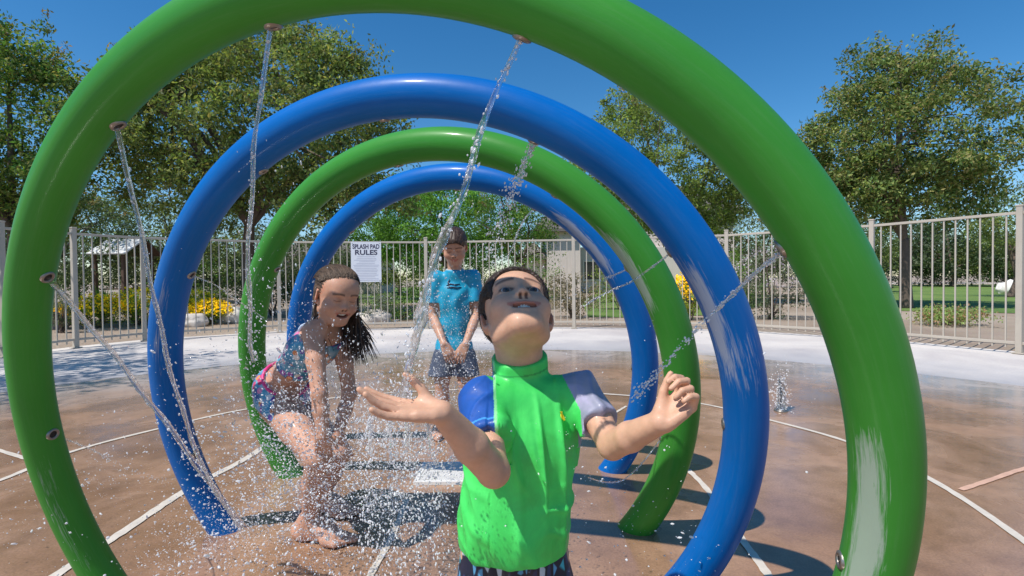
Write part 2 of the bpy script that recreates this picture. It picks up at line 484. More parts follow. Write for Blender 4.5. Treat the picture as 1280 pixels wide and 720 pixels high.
def shorts_mat():
    m, nt, b, o = newmat('feather_print_fabric')
    tc = coord(nt, 'Object')
    mp = nt.nodes.new('ShaderNodeMapping'); L(nt, tc, mp.inputs[0]); mp.inputs['Scale'].default_value = (1, .35, .36)
    nz = noise(nt, 14, 2, .5, mp.outputs[0])
    sc = N(nt, 'ShaderNodeVectorMath', operation='SCALE'); L(nt, nz.outputs[1], sc.inputs[0]); sc.inputs['Scale'].default_value = .012
    ad = N(nt, 'ShaderNodeVectorMath', operation='ADD'); L(nt, mp.outputs[0], ad.inputs[0]); L(nt, sc.outputs[0], ad.inputs[1])
    v = N(nt, 'ShaderNodeTexVoronoi', feature='F1'); v.inputs['Scale'].default_value = 78; L(nt, ad.outputs[0], v.inputs['Vector'])
    e = N(nt, 'ShaderNodeTexVoronoi', feature='DISTANCE_TO_EDGE'); e.inputs['Scale'].default_value = 78; L(nt, ad.outputs[0], e.inputs['Vector'])
    sp = nt.nodes.new('ShaderNodeSeparateColor'); L(nt, v.outputs['Color'], sp.inputs[0])
    pal = ramp(nt, sp.outputs[0], [(0, (.012, .016, .05)), (.18, (.10, .33, .55)), (.33, (.55, .6, .66)), (.48, (.02, .03, .09)),
        (.58, (.05, .42, .5)), (.68, (.8, .30, .10)), (.77, (.03, .04, .12)), (.84, (.28, .36, .55)), (.94, (.75, .42, .36))], 'CONSTANT')
    edge = ramp(nt, e.outputs['Distance'], [(0, (0, 0, 0)), (.14, (0, 0, 0)), (.22, (1, 1, 1))])
    L(nt, mixc(nt, edge.outputs[0], (.010, .013, .035), pal.outputs[0]), b.inputs['Base Color'])
    b.inputs['Roughness'].default_value = .5
    return m
MAT['feather_print'] = shorts_mat()
def floral_mat():
    m, nt, b, o = newmat('floral_fabric')
    tc = coord(nt, 'Object')
    base = noise(nt, 16, 3, .5, tc)
    br = ramp(nt, base.outputs[0], [(.35, (.02, .10, .30)), (.5, (.06, .32, .48)), (.62, (.30, .48, .60))])
    v = N(nt, 'ShaderNodeTexVoronoi', feature='F1'); v.inputs['Scale'].default_value = 34; L(nt, tc, v.inputs['Vector'])
    sp = nt.nodes.new('ShaderNodeSeparateColor'); L(nt, v.outputs['Color'], sp.inputs[0])
    pal = ramp(nt, sp.outputs[0], [(0, (.30, .05, .35)), (.25, (.55, .04, .14)), (.45, (.70, .20, .38)), (.6, (.16, .07, .40)), (.78, (.75, .25, .08)), (.9, (.8, .75, .7))], 'CONSTANT')
    mk = ramp(nt, v.outputs['Distance'], [(.0, (1, 1, 1)), (.36, (1, 1, 1)), (.44, (0, 0, 0))])
    L(nt, mixc(nt, mk.outputs[0], br.outputs[0], pal.outputs[0]), b.inputs['Base Color'])
    b.inputs['Roughness'].default_value = .4; b.inputs['Coat Weight'].default_value = .2
    return m
MAT['floral'] = floral_mat()

def strands(name, curves, rad, mat, parent, cols, n=4):
    V = []; Fc = []; C = []
    for ci, pts in enumerate(curves):
        pts = np.asarray(pts); m = len(pts); b0 = sum(len(v) for v in V)
        ring = []
        t = np.gradient(pts, axis=0); t /= np.linalg.norm(t, axis=1)[:, None]+1e-9
        ref = np.array([.3, .8, .2]); a = ref-t*(t@ref)[:, None]; a /= np.linalg.norm(a, axis=1)[:, None]; bb = np.cross(t, a)
        r = rad*(1-.75*np.linspace(0, 1, m)**2)
        for q in range(n):
            ph = 2*pi*q/n; ring.append(pts+r[:, None]*(a*cos(ph)+bb*sin(ph)))
        R_ = np.stack(ring, 1).reshape(-1, 3); V.append(R_)
        i = np.arange(m-1)[:, None]; q = np.arange(n)[None, :]; q2 = (q+1) % n
        Fc.append(np.stack([b0+i*n+q, b0+i*n+q2, b0+(i+1)*n+q2, b0+(i+1)*n+q], -1).reshape(-1, 4))
        C.append(np.tile(cols[ci % len(cols)], (len(R_), 1)))
    return np_mesh(name, np.concatenate(V), np.concatenate(Fc), mat, parent, cols=np.concatenate(C))

def torso_prims(F, J, g=0.0, w=1.0, front=None):
    """chest, belly and pelvis between hip centre J['hip'] and shoulders"""
    sl, sr, hp = J['sl'], J['sr'], J['hip']
    mid = (sl+sr)/2; up = unit(mid-hp); lat = unit(sr-sl); lat = unit(lat-up*(lat@up)); fw = np.cross(up, lat)
    R = np.stack([lat, fw, up], 1); H = np.linalg.norm(mid-hp)
    sw = np.linalg.norm(sr-sl)
    F.ell(hp+up*H*.70, (sw*.46*w+g, sw*.33+g, H*.30+g), R, .03)
    F.ell(hp+up*H*.36, (sw*.40*w+g, sw*.315+g, H*.30+g), R, .03)
    F.ell(hp+up*H*.06, (sw*.43*w+g, sw*.34+g, H*.22+g), R, .03)
    F.cap(sl+lat*.02-up*.005, sr-lat*.02-up*.005, sw*.155+g, None, .03)
    return R, H, sw

# ---- the boy in front ------------------------------------------------------
def boy_in_front():
    sl = at(600, 496, 1.0); sr = at(728, 490, 1.045)          # shoulders (left and right in the photo)
    hip = np.array([.0, 1.045, .45])
    el = at(617, 588, .85); wl = at(552, 515, .765)
    er = at(765, 556, .93); wr = at(826, 527, .815)
    nb = at(651, 470, 1.055); hc = at(646, 396, 1.03)
    BZ, BK = .085, 1.092
    root = empty('person', (0, 1.045, BZ), 'boy in bright green rash guard, face tilted up, one palm held open', 'person')
    yaw, tilt = radians(10), radians(55)
    fwd = np.array([sin(yaw)*cos(tilt), -cos(yaw)*cos(tilt), sin(tilt)])
    upv = np.array([-sin(yaw)*sin(tilt), cos(yaw)*sin(tilt), cos(tilt)])
    R = frame(fwd, upv)
    hs = .94
    J = dict(sl=sl, sr=sr, hip=hip)
    F = Field((-.30, .60, -.005), (.36, 1.22, 1.10), .0022)
    add_head(F, hc, R, hs, smile=1.2)
    F.cap(nb, hc+R@np.array([0, -.022, -.02]), .046, .050, .02)
    torso_prims(F, J)
    # arms
    F.chain([sl, sl*.5+el*.5, el], [.033, .0285, .026], .012)
    F.chain([el, el*.55+wl*.45, wl], [.0275, .0275, .0185], .008)
    F.chain([sr, sr*.5+er*.5, er], [.033, .028, .025], .012)
    F.chain([er, er*.6+wr*.4, wr], [.026, .0255, .0185], .008)
    dL = at(455, 508, .745)-wl
    add_hand(F, wl, dL, (0, -.30, 1), False, .70, [(6, 8, 6), (10, 12, 10), (14, 16, 12), (4, 16, 12)], thumb=(52, 55), spread=7)
    dR = np.array([.62, .06, .52])
    add_hand(F, wr, dR, (-.50, -.62, .62), True, .68, [(52, 66, 44), (58, 74, 48), (62, 78, 50), (56, 72, 46)], thumb=(38, 50), spread=2, k=.12)
    for x in (-1, 1):
        h = hip+np.array([x*.05, .0, -.02]); kn = np.array([x*.062, 1.03, .30]); an = np.array([x*.066, 1.055, BZ+.055])
        F.chain([h, h*.5+kn*.5, kn], [.062, .052, .038], .02)
        F.chain([kn, kn*.6+an*.4, an], [.037, .037, .023], .012)
        add_foot(F, an, (x*.25, -1), 1.0, BZ)
    V, Q = F.mesh(2)
    col = head_cols(V, hc, R, hs, SKIN, 1.2)
    red = np.exp(-((np.linalg.norm(V-el, axis=1))/.03)**2)[:, None]
    col = col*(1-red*.25)+red*.25*np.array([.55, .22, .15])
    np_mesh('body', V, Q, MAT['skin'], root, cols=col)
    eyes_teeth(root, hc, R, hs, (0.1, .93, -.30), False)
    # hair: a close crop
    H = Field(hc-.14, hc+.14, .002)
    def W(p): return hc+R@(np.asarray(p, float)*.01)
    H.ell(W((0, -1.2, 3.7)), np.array((7.25, 8.95, 7.4))*.01, R, .001)
    H.ell(W((0, 2.4, 3.7)), np.array((6.35, 6.0, 4.9))*.01, R, .02)
    H.ell(W((0, 9.0, .6)), np.array((6.4, 6.4, 5.7))*.01, R, .006, True)
    for x in (-1, 1): H.ell(W((x*7.4, 2.6, -2.2)), np.array((3.2, 2.9, 4.3))*.01, R, .004, True)
    H.plane(W((0, 0, -3.0)), R@np.array([0, .35, -1]), .004)
    HV, HQ = H.mesh(1); Nn = normals(HV, HQ)
    loc = (HV-hc)@R
    HV = HV+Nn*((vnoise(loc*np.array([260, 70, 260]), 3)-.5)*.0035)[:, None]
    hcu = np.array([.035, .020, .013])*(.6+.9*vnoise(loc*300, 5))[:, None]
    hair = np_mesh('hair', HV, HQ, MAT['hair'], root, cols=hcu)
    idx = RNG.choice(len(HV), 5000, replace=False); cur = []
    for i in idx:
        g = unit(Nn[i]*.6+R@np.array([0, -.1, .5])+RNG.normal(0, .25, 3)); l = RNG.uniform(.002, .0045)
        cur.append([HV[i]-g*.001, HV[i]+g*l*.5, HV[i]+g*l+R@np.array([0, 0, .002])])
    strands('hair_strands', cur, .0005, MAT['hair'], hair, [(.03, .017, .01), (.05, .03, .02), (.02, .012, .008)], 3)
    # rash guard
    S = Field((-.17, .82, .40), (.28, 1.20, .90), .0022)
    g = .0085
    Rt, Ht, sw = torso_prims(S, J, g)
    S.ell((.004, 1.035, .60), (.098, .078, .12), None, .05)
    S.ell((-.004, 1.03, .505), (.104, .086, .085), None, .05)
    S.cap(nb+np.array([0, 0, -.02]), nb+(hc-nb)*.62, .058, .0560, .014)
    S.chain([sl, sl*.25+el*.75], [.034, .0405], .03)
    S.chain([sr, sr*.30+er*.70], [.033, .0400], .03)
    pc = nb+(hc-nb)*.36
    S.plane(pc, unit(hc-nb)+np.array([0, -.06, 0]), .002, (pc-np.array([.062, .075, .03]), pc+np.array([.062, .075, .12])))
    S.plane((0, 0, .502), (-.06, -.05, -1), .003, ((-.3, .8, .3), (.3, 1.3, .52)))
    ce = sl*.38+el*.62; S.plane(ce, el-sl, .002, (ce-.06, ce+np.array([.045, .06, .06])))
    ce = sr*.40+er*.60; S.plane(ce, er-sr, .002, (ce-np.array([.03, .06, .06]), ce+.07))
    # take the body's own hollow out so the hem and cuffs are openings
    V, Q = S.mesh(2); Nn = normals(V, Q)
    q = V.copy(); 
    cx = (sl+sr)/2
    f1 = np.sin(q[:, 0]*150+14*q[:, 2]+3.5*vnoise(q*9, 1))*np.clip((q[:, 2]-.46)/.1, 0, 1)
    dx = q[:, 0]-cx[0]
    f2 = np.sin((q[:, 2]*.9+dx*.75+.02*vnoise(q*18, 2))*120+5*vnoise(q*11, 8))
    f3 = np.sin((q[:, 2]*.95-dx*.55)*95+6*vnoise(q*10, 9))
    low = np.clip(1-(q[:, 2]-.49)/.11, 0, 1); armp = np.exp(-((np.abs(dx)-.07)/.035)**2-((q[:, 2]-.73)/.07)**2)
    m1 = vnoise(q*12, 4); m2 = vnoise(q*12+7, 6)
    def ridge(ph, w): return np.exp(-(np.sin(ph)**2)*w)
    n1 = vnoise(q*np.array([9, 6, 5]), 41); n2 = vnoise(q*np.array([16, 10, 6]), 42); n3 = vnoise(q*14, 43)
    drape = ridge(dx*36+5.5*n1+(q[:, 2]-.6)*5, 5)*np.clip(n2*2.2-.55, 0, 1)*(1-.5*low)
    fine = ridge(dx*74+7*n2+(q[:, 2]-.6)*16, 4)*np.clip(n3*2.2-.8, 0, 1)
    pull = ridge((q[:, 2]+.55*dx)*62+5*n1, 4)*np.clip(n3*2-.6, 0, 1)*armp
    pull2 = ridge((q[:, 2]-.5*dx)*58+6*n2, 4)*np.clip(n1*2.2-.8, 0, 1)*np.exp(-((q[:, 2]-.55)/.05)**2)
    d = .0085*drape+.0045*fine+.0045*pull+.0060*pull2+.0042*ridge((q[:, 2]*.8-q[:, 1]*.6)*70+6*n1, 3)*(np.abs(dx) > .085)*np.clip(n3*2-.5, 0, 1)+.002*(n3-.5)
    d *= np.clip((.85-q[:, 2])/.03, 0, 1)
    V = V+Nn*d[:, None]
    green = np.array([.065, .72, .13]); blue = np.array([.006, .085, .40]); grey = np.array([.38, .35, .50])
    uL = unit(el-sl)
    # raglan seams: from the collar down to the armpit
    seamL = (V[:, 0]-nb[0]) < -.052+(.80-V[:, 2])*.10
    seamR = (V[:, 0]-nb[0]) > np.minimum(.086+(.80-V[:, 2])*.50, .112)
    segd = lambda P, a, b: np.linalg.norm(P-(a+np.clip(((P-a)@(b-a))/((b-a)@(b-a)), 0, 1)[:, None]*(b-a)), axis=1)
    armL = (segd(V, sl, el) < .075) & seamL; armR = (segd(V, sr, er) < .075) & seamR
    col = np.tile(green, (len(V), 1)); col[armL] = blue; col[armR] = grey
    cl = sl*.38+el*.62; tt = (V-cl)@unit(el-sl); col[armL & (tt > -.014) & (tt < -.009)] = (.05, .30, .75)
    dl = np.abs((V[:, 0]-nb[0])+.052-(.80-V[:, 2])*.10); col[(dl < .0024) & (V[:, 2] > .70)] = (.30, .80, .34)
    cb = (V-pc)@unit(hc-nb); col[(np.abs(cb+.022) < .0016) & (np.linalg.norm((V-pc)[:, :2], axis=1) < .08)] = (.03, .42, .08)
    shirt = np_mesh('rash_guard', V, Q, MAT['fabric'], root, cols=col)
    # small yellow sail mark on the chest
    tgt = at(702, 520, 1.0); cam = np.array([0, 0, 1.0]); dr = unit(tgt-cam)
    sel = np.argmin(np.linalg.norm(np.cross(V-cam, dr), axis=1)+np.maximum(V[:, 1]-1.02, 0)*10)
    p0 = V[sel]; nn = unit(Nn[sel]); hx = unit(np.cross((0, 0, 1), nn)); hz = np.cross(nn, hx)
    mb = MB(); ol = []
    for i in range(9):
        t = i/8; ol.append((.0060-.0105*t*t*.9, -.0085+.0175*t))
    for i in range(9):
        t = 1-i/8; ol.append((.0060-.0105*t*t*.4-.0055*sin(pi*t)-.0035*(1-t), -.0085+.0175*t))
    fr = [p0+nn*.0028+hx*a*1.0+hz*b for a, b in ol]; bk = [p-nn*.0025 for p in fr]
    n = len(fr); mb.add(fr+bk, [tuple(range(n))]+[(i, n+i, n+(i+1) % n, (i+1) % n) for i in range(n)])
    mb.build('chest_emblem', simple('yellow_print', (.85, .62, .02), .5), shirt)
    # swim shorts
    T = Field((-.18, .88, .20), (.18, 1.22, .52), .003)
    T.ell(hip+np.array([0, 0, .0]), (.097, .083, .07), None, .02)
    for x in (-1, 1):
        h = hip+np.array([x*.047, 0, -.02]); T.cap(h, (x*.072, 1.035, .28), .064, .070, .02)
    T.plane((0, 0, .30), (0, 0, -1), .002); T.plane((0, 0, .52), (0, 0, 1), .002)
    V, Q = T.mesh(2); Nn = normals(V, Q)
    V = V+Nn*(.003*np.sin(V[:, 0]*130+6*vnoise(V*10, 3)))[:, None]
    np_mesh('swim_shorts', V, Q, MAT['feather_print'], root)
    root.location = (0, 1.045*BK, 0); root.scale = (BK, BK, BK)

# ---- the girl bending over -------------------------------------------------
def girl_bending():
    base = at(392, 672, 1.98)
    root = empty('person', (base[0], base[1], 0), 'girl with wet dark hair and floral swimsuit bending forward, hands on knees', 'person')
    hc = at(421, 370, 1.87); fwd = np.array([.66, -.72, -.24]); R = frame(fwd, (.18, -.05, 1))
    hs = .99
    sn = at(391, 414, 1.83); sf = at(425, 415, 2.02)     # near and far shoulder
    hip = at(350, 484, 2.08)
    F = Field((-1.25, 1.55, -.005), (-.45, 2.45, 1.14), .0036)
    add_head(F, hc, R, hs, closed=True, smile=1.0)
    mid = (sn+sf)/2
    F.cap(mid+np.array([-.01, 0, .0]), hc+R@np.array([0, -.028, -.03]), .040, .046, .025)
    # torso: lateral axis near -> far shoulder
    up = unit(mid-hip); lat = unit(sf-sn); lat = unit(lat-up*(lat@up)); fr = np.cross(lat, up)
    RT = np.stack([lat, fr, up], 1); H = np.linalg.norm(mid-hip)
    def tor(F, g):
        F.ell(hip+up*H*.74, (.112+g, .078+g, .115+g), RT, .03)
        F.ell(hip+up*H*.40, (.094+g, .070+g, .12+g), RT, .03)
        F.ell(hip+up*H*.04, (.112+g, .088+g, .085+g), RT, .03)
        F.cap(sn+lat*.02, sf-lat*.02, .040+g, None, .03)
    tor(F, 0)
    en = at(399, 492, 1.74); wn = at(404, 545, 1.72)
    ef = at(437, 492, 1.99); wf = at(422, 545, 1.93)
    F.chain([sn, (sn+en)/2, en], [.038, .031, .027], .015); F.chain([en, en*.6+wn*.4, wn], [.028, .027, .019], .01)
    F.chain([sf, (sf+ef)/2, ef], [.038, .031, .027], .015); F.chain([ef, ef*.6+wf*.4, wf], [.028, .027, .019], .01)
    kn = at(397, 572, 1.78); an = at(386, 652, 1.96)
    kf = at(424, 566, 1.95); af = at(401, 626, 2.20)
    hn = at(349, 505, 2.03); hf = at(366, 505, 2.17)
    F.chain([hn, hn*.5+kn*.5, kn], [.078, .060, .042], .025); F.chain([kn, kn*.62+an*.38, an], [.041, .041, .026], .018)
    F.chain([hf, hf*.5+kf*.5, kf], [.076, .058, .041], .025); F.chain([kf, kf*.62+af*.38, af], [.040, .040, .026], .018)
    add_foot(F, an, (.95, -.30), 1.22); add_foot(F, af, (.95, -.35), 1.2)
    add_hand(F, wn, (kn-wn)+np.array([.02, -.0, -.02]), (-.2, .6, -.2), False, .78, [(14, 18, 12)]*4, thumb=(30, 20), spread=6)
    add_hand(F, wf, (kf-wf)+np.array([.02, 0, -.02]), (-.1, .6, -.2), True, .78, [(14, 18, 12)]*4, thumb=(30, 20), spread=6)
    V, Q = F.mesh(2); col = head_cols(V, hc, R, hs, (.56, .30, .20), 1.0, (.06, .035, .025), closed=True)
    np_mesh('body', V, Q, MAT['skin'], root, cols=col)
    eyes_teeth(root, hc, R, hs, (0, 1, -.3), True)
    # swimsuit top and bottoms
    def suit(name, cuts, g=.005):
        lo = np.minimum(hip, mid)-.2; hi = np.maximum(hip, mid)+.2
        S = Field(lo, hi, .0036); tor(S, g)
        if name == 'swim_bottoms':
            S.cap(hn, hn*.8+kn*.2, .088, .078, .03); S.cap(hf, hf*.8+kf*.2, .086, .076, .03)
        for p, n in cuts: S.plane(p, n, .003)
        V, Q = S.mesh(2); return np_mesh(name, V, Q, MAT['floral'], root)
    top = suit('swim_top', [(hip+up*H*.42, -up), (hip+up*H*.92, up-fr*.30)])
    suit('swim_bottoms', [(hip+up*H*.17, up), (hip-up*.055, -up+fr*.7)], .006)
    # pink waistband and shoulder straps
    mb = MB(); c0 = hip+up*H*.17
    mb.tube([c0+lat*.104*cos(t)+fr*.081*sin(t) for t in np.linspace(0, 2*pi, 37)], .006, 8, False)
    mb.build('waistband', simple('pink_trim', (.75, .05, .25), .45), root)
    for sgn in (-1, 1):
        mb = MB(); b0 = mid+lat*sgn*.062
        mb.tube([b0+up*(.052*sin(t)-.03)+fr*(.062*cos(t)) for t in np.linspace(-.5, pi+.5, 14)], .0065, 7)
        mb.build('shoulder_strap', simple('pale_blue_strap', (.45, .55, .70), .45), root)
    # wet hair: cap plus hanging locks
    Hh = Field(hc-.15, hc+.15, .003)
    W = lambda p: hc+R@(np.asarray(p, float)*.01*hs)
    Hh.ell(W((0, -1.4, 3.6)), np.array((7.45, 9.0, 7.6))*.01*hs, R, .001)
    Hh.ell(W((0, -3.5, -1.5)), np.array((6.9, 5.5, 7.5))*.01*hs, R, .02)
    Hh.ell(W((0, 10.2, -.4)), np.array((6.7, 8.2, 7.0))*.01*hs, R, .008, True)
    HV, HQ = Hh.mesh(1); Nn = normals(HV, HQ); loc = (HV-hc)@R
    ang = np.arctan2(loc[:, 0], loc[:, 2]+.02)
    HV = HV+Nn*(.0012*np.sin(ang*60+30*vnoise(loc*20, 9))+.003*(vnoise(loc*np.array([150, 40, 150]), 3)-.5))[:, None]
    cu = np.array([.085, .050, .032])*(.5+vnoise(np.stack([ang*9, loc[:, 1]*12, loc[:, 2]*4], 1), 5))[:, None]
    hair = np_mesh('hair', HV, HQ, MAT['hair'], root, cols=cu)
    cur = []
    for i in range(1300):
        lx = RNG.uniform(-.97, .97); t0 = RNG.uniform(.62, .95) if RNG.random() < .7 else RNG.uniform(.9, 1.6)
        rr = math.sqrt(1-lx*lx); r_ = RNG.uniform(1.0, 1.03)
        pts = [W((7.5*lx*r_*(1+.05*a_), -1.4+9.1*rr*cos(a_)*r_, 3.6+7.7*rr*sin(a_)*r_)) for a_ in np.linspace(t0, t0+RNG.uniform(.9, 1.6), 7)]
        cur.append(np.array(pts)+RNG.normal(0, .0006, (7, 3)))
    strands('combed_hair', cur, .0010, MAT['hair'], hair, [(.085, .052, .034), (.13, .085, .055), (.045, .028, .018)], 4)
    cur = []
    for i in range(420):
        sx = RNG.choice([-1, 1], p=[.82, .18]); ph = RNG.uniform(-.1, 2.0) if sx < 0 else RNG.uniform(.9, 1.9)
        a = W((sx*7.1*cos(ph*.45)*RNG.uniform(.93, 1.03), 1.6-6.5*sin(ph*.75), RNG.uniform(-.5, 3)))
        mid_ = a+np.array([.0, .0, -.06])+R@np.array([sx*.006, -.005, -.02])
        ln = RNG.uniform(.08, .19); sway = RNG.normal(0, .010, 3)
        drift = np.array([.02, -.02, 0]) if sx > 0 else np.array([.03, .0, 0])
        pts = [a, mid_]+[mid_+np.array([0, 0, -ln*t])+drift*t+sway*np.array([1, 1, 0])*t*2+RNG.normal(0, .0012, 3) for t in (.25, .5, .75, 1.)]
        cur.append(np.array(pts))
    strands('hair_locks', cur, .0021, MAT['hair'], hair, [(.055, .032, .021), (.09, .055, .035), (.03, .018, .012)], 5)

# ---- the boy standing behind -----------------------------------------------
def boy_behind():
    Y0 = 3.3
    g0 = at(568, 544, Y0)
    root = empty('person', (g0[0], Y0, 0), 'boy in turquoise surf shirt standing behind with head bowed and hands together', 'person')
    hc = at(568, 309, Y0-.05); R = frame((.06, -.9, -.42), (0, -.3, 1)); hs = 1.06
    sl = at(545, 348, Y0); sr = at(592, 346, Y0); hip = at(568, 440, Y0+.02)
    el = at(541, 395, Y0-.0); er = at(596, 393, Y0-.0); wl = at(555, 430, Y0-.15); wr = at(582, 430, Y0-.15)
    J = dict(sl=sl, sr=sr, hip=hip)
    F = Field((-.75, 2.95, -.005), (.05, 3.6, 1.42), .0042)
    add_head(F, hc, R, hs, closed=True, mouth_open=False, smile=.85)
    F.cap((sl+sr)/2+np.array([0, 0, .01]), hc+np.array([0, .03, -.03]), .045, .05, .02)
    torso_prims(F, J)
    for s_, e_, w_, lf in ((sl, el, wl, False), (sr, er, wr, True)):
        F.chain([s_, (s_+e_)/2, e_], [.040, .034, .029], .015); F.chain([e_, e_*.6+w_*.4, w_], [.03, .029, .021], .01)
        add_hand(F, w_, (.35 if not lf else -.35, -.15, -.9), (.0, .9, -.1), lf, .82, [(20, 25, 15)]*4, thumb=(25, 20), spread=4)
    for x in (-1, 1):
        h = hip+np.array([x*.06, 0, -.03]); kn = np.array([g0[0]+x*.075, Y0-.01, .34]); an = np.array([g0[0]+x*.08, Y0+.02, .07])
        F.chain([h, (h+kn)/2, kn], [.078, .064, .046], .02); F.chain([kn, kn*.6+an*.4, an], [.045, .045, .028], .015)
        add_foot(F, an, (x*.2, -1), 1.2)
    V, Q = F.mesh(2); col = head_cols(V, hc, R, hs, (.56, .31, .21), .85, (.05, .03, .02), closed=True)
    np_mesh('body', V, Q, MAT['skin'], root, cols=col)
    Hh = Field(hc-.16, hc+.16, .0035); W = lambda p: hc+R@(np.asarray(p, float)*.01*hs)
    Hh.ell(W((0, -1.2, 4.0)), np.array((7.7, 9.3, 8.0))*.01*hs, R, .001)
    Hh.ell(W((0, 3.0, 5.2)), np.array((6.5, 6.4, 4.6))*.01*hs, R, .02)
    Hh.ell(W((0, 9.8, -.6)), np.array((6.9, 7.0, 6.4))*.01*hs, R, .006, True)
    Hh.plane(W((0, 0, -3.2)), R@np.array([0, .3, -1]), .004)
    HV, HQ = Hh.mesh(1); Nn = normals(HV, HQ); loc = (HV-hc)@R
    HV = HV+Nn*((vnoise(loc*np.array([220, 40, 90]), 3)-.4)*.006)[:, None]
    np_mesh('hair', HV, HQ, MAT['hair'], root, cols=np.array([.05, .028, .018])*(.5+vnoise(loc*150, 5))[:, None])
    S = Field((-.72, 3.05, .42), (.0, 3.56, 1.25), .004)
    Rt, Ht, sw = torso_prims(S, J, .010)
    S.ell(hip+np.array([0, 0, .02]), (.115, .10, .10), None, .03)
    nb = (sl+sr)/2+np.array([0, 0, .02]); S.cap(nb, nb+np.array([0, 0, .05]), .062, .058, .02)
    S.chain([sl, sl*.33+el*.67], [.050, .050], .02); S.chain([sr, sr*.33+er*.67], [.050, .050], .02)
    S.plane(nb+np.array([0, 0, .038]), (0, -.25, 1), .003, (nb-.09, nb+.12))
    zc = hip[2]-.015; S.plane((0, 0, zc), (0, 0, -1), .003, ((-.8, 3, zc-.12), (.1, 3.6, zc+.02)))
    for s_, e_ in ((sl, el), (sr, er)):
        c_ = s_*.35+e_*.65; sd = np.sign(s_[0]-hip[0])
        S.plane(c_, e_-s_, .003, (c_-np.array([.035 if sd > 0 else .09, .09, .085]), c_+np.array([.09 if sd > 0 else .035, .09, .04])))
    V, Q = S.mesh(2); Nn = normals(V, Q)
    V = V+Nn*(.004*np.sin(V[:, 0]*70+9*vnoise(V*6, 1))*vnoise(V*8, 2)+.006*(vnoise(V*16, 3)-.5))[:, None]
    col = np.tile(np.array([.012, .36, .60]), (len(V), 1)); col[V[:, 2] > nb[2]+.028] = (.6, .65, .7)
    shirt = np_mesh('surf_shirt', V, Q, MAT['fabric'], root, cols=col)
    # dark wave mark across the chest
    front = V[:, 1] < hip[1]
    mb = MB()
    def on(px, py):
        t = at(px, py, Y0-.1); d = np.abs(V[:, 0]-t[0])+np.abs(V[:, 2]-t[2])+(~front)*9; i = np.argmin(d)
        return np.array([t[0], V[i, 1]-.004, t[2]])
    for pts in ([(557, 357), (562, 355), (568, 356), (574, 355)], [(558, 360), (564, 359), (571, 360), (576, 359)], [(561, 349), (559, 353), (560, 357), (563, 361)]):
        mb.tube([on(*p) for p in pts], [.002, .0045, .004, .002], 6)
    mb.build('chest_emblem', simple('dark_print', (.01, .02, .05), .5), shirt)
    T = Field((-.72, 3.0, .30), (.0, 3.6, .72), .005)
    T.ell(hip+np.array([0, 0, -.01]), (.125, .105, .09), None, .03)
    for x in (-1, 1): T.cap(hip+np.array([x*.06, 0, -.04]), (g0[0]+x*.085, Y0, .36), .083, .088, .02)
    T.plane((0, 0, .38), (0, 0, -1), .003)
    V, Q = T.mesh(2)
    np_mesh('swim_shorts', V, Q, simple('slate_fabric', (.07, .085, .13), .5, .4, 20), root)

# ------------------------------------------------------------------ world, sun, camera
SUN = unit((.50, .41, -1.0))           # the way the light travels
def light_and_camera():
    w = bpy.data.worlds.new('World'); scene.world = w; w.use_nodes = True
    nt = w.node_tree; nt.nodes.clear()
    o = nt.nodes.new('ShaderNodeOutputWorld'); b = nt.nodes.new('ShaderNodeBackground'); s = nt.nodes.new('ShaderNodeTexSky')
    s.sky_type = 'NISHITA'; s.sun_disc = False
    s.sun_elevation = math.asin(-SUN[2]); s.sun_rotation = math.atan2(-SUN[0], -SUN[1])
    s.altitude = 500; s.air_density = 1.0; s.dust_density = .25; s.ozone_density = 3.5
    b.inputs[1].default_value = .10
    hs = nt.nodes.new('ShaderNodeHueSaturation'); hs.inputs['Saturation'].default_value = 1.32; hs.inputs['Hue'].default_value = .497; hs.inputs['Value'].default_value = 1.34
    L(nt, s.outputs[0], hs.inputs['Color']); L(nt, hs.outputs[0], b.inputs[0]); L(nt, b.outputs[0], o.inputs[0])
    ld = bpy.data.lights.new('sun', 'SUN'); ld.energy = 4.7; ld.angle = radians(.53); ld.color = (1, .955, .89)
    lo = bpy.data.objects.new('sun', ld); COL.objects.link(lo)
    lo.rotation_euler = Vector(SUN).to_track_quat('-Z', 'Y').to_euler()
    cd = bpy.data.cameras.new('camera'); co = bpy.data.objects.new('camera', cd); COL.objects.link(co)
    cd.sensor_width = 36; cd.lens = 18; cd.clip_start = .05; cd.clip_end = 2000
    co.matrix_world = Matrix.Translation((0, 0, CAMH)) @ Matrix.Rotation(pi/2+PITCH, 4, 'X') @ Matrix.Rotation(ROLL, 4, 'Z')
    scene.camera = co
    vs = scene.view_settings; vs.view_transform = 'Standard'; vs.look = 'None'; vs.exposure = EXPO; vs.gamma = 1; vs.use_curve_mapping = False
    scene.cycles.transparent_max_bounces = 24; scene.cycles.max_bounces = 10; scene.cycles.transmission_bounces = 8
EXPO = 0.06

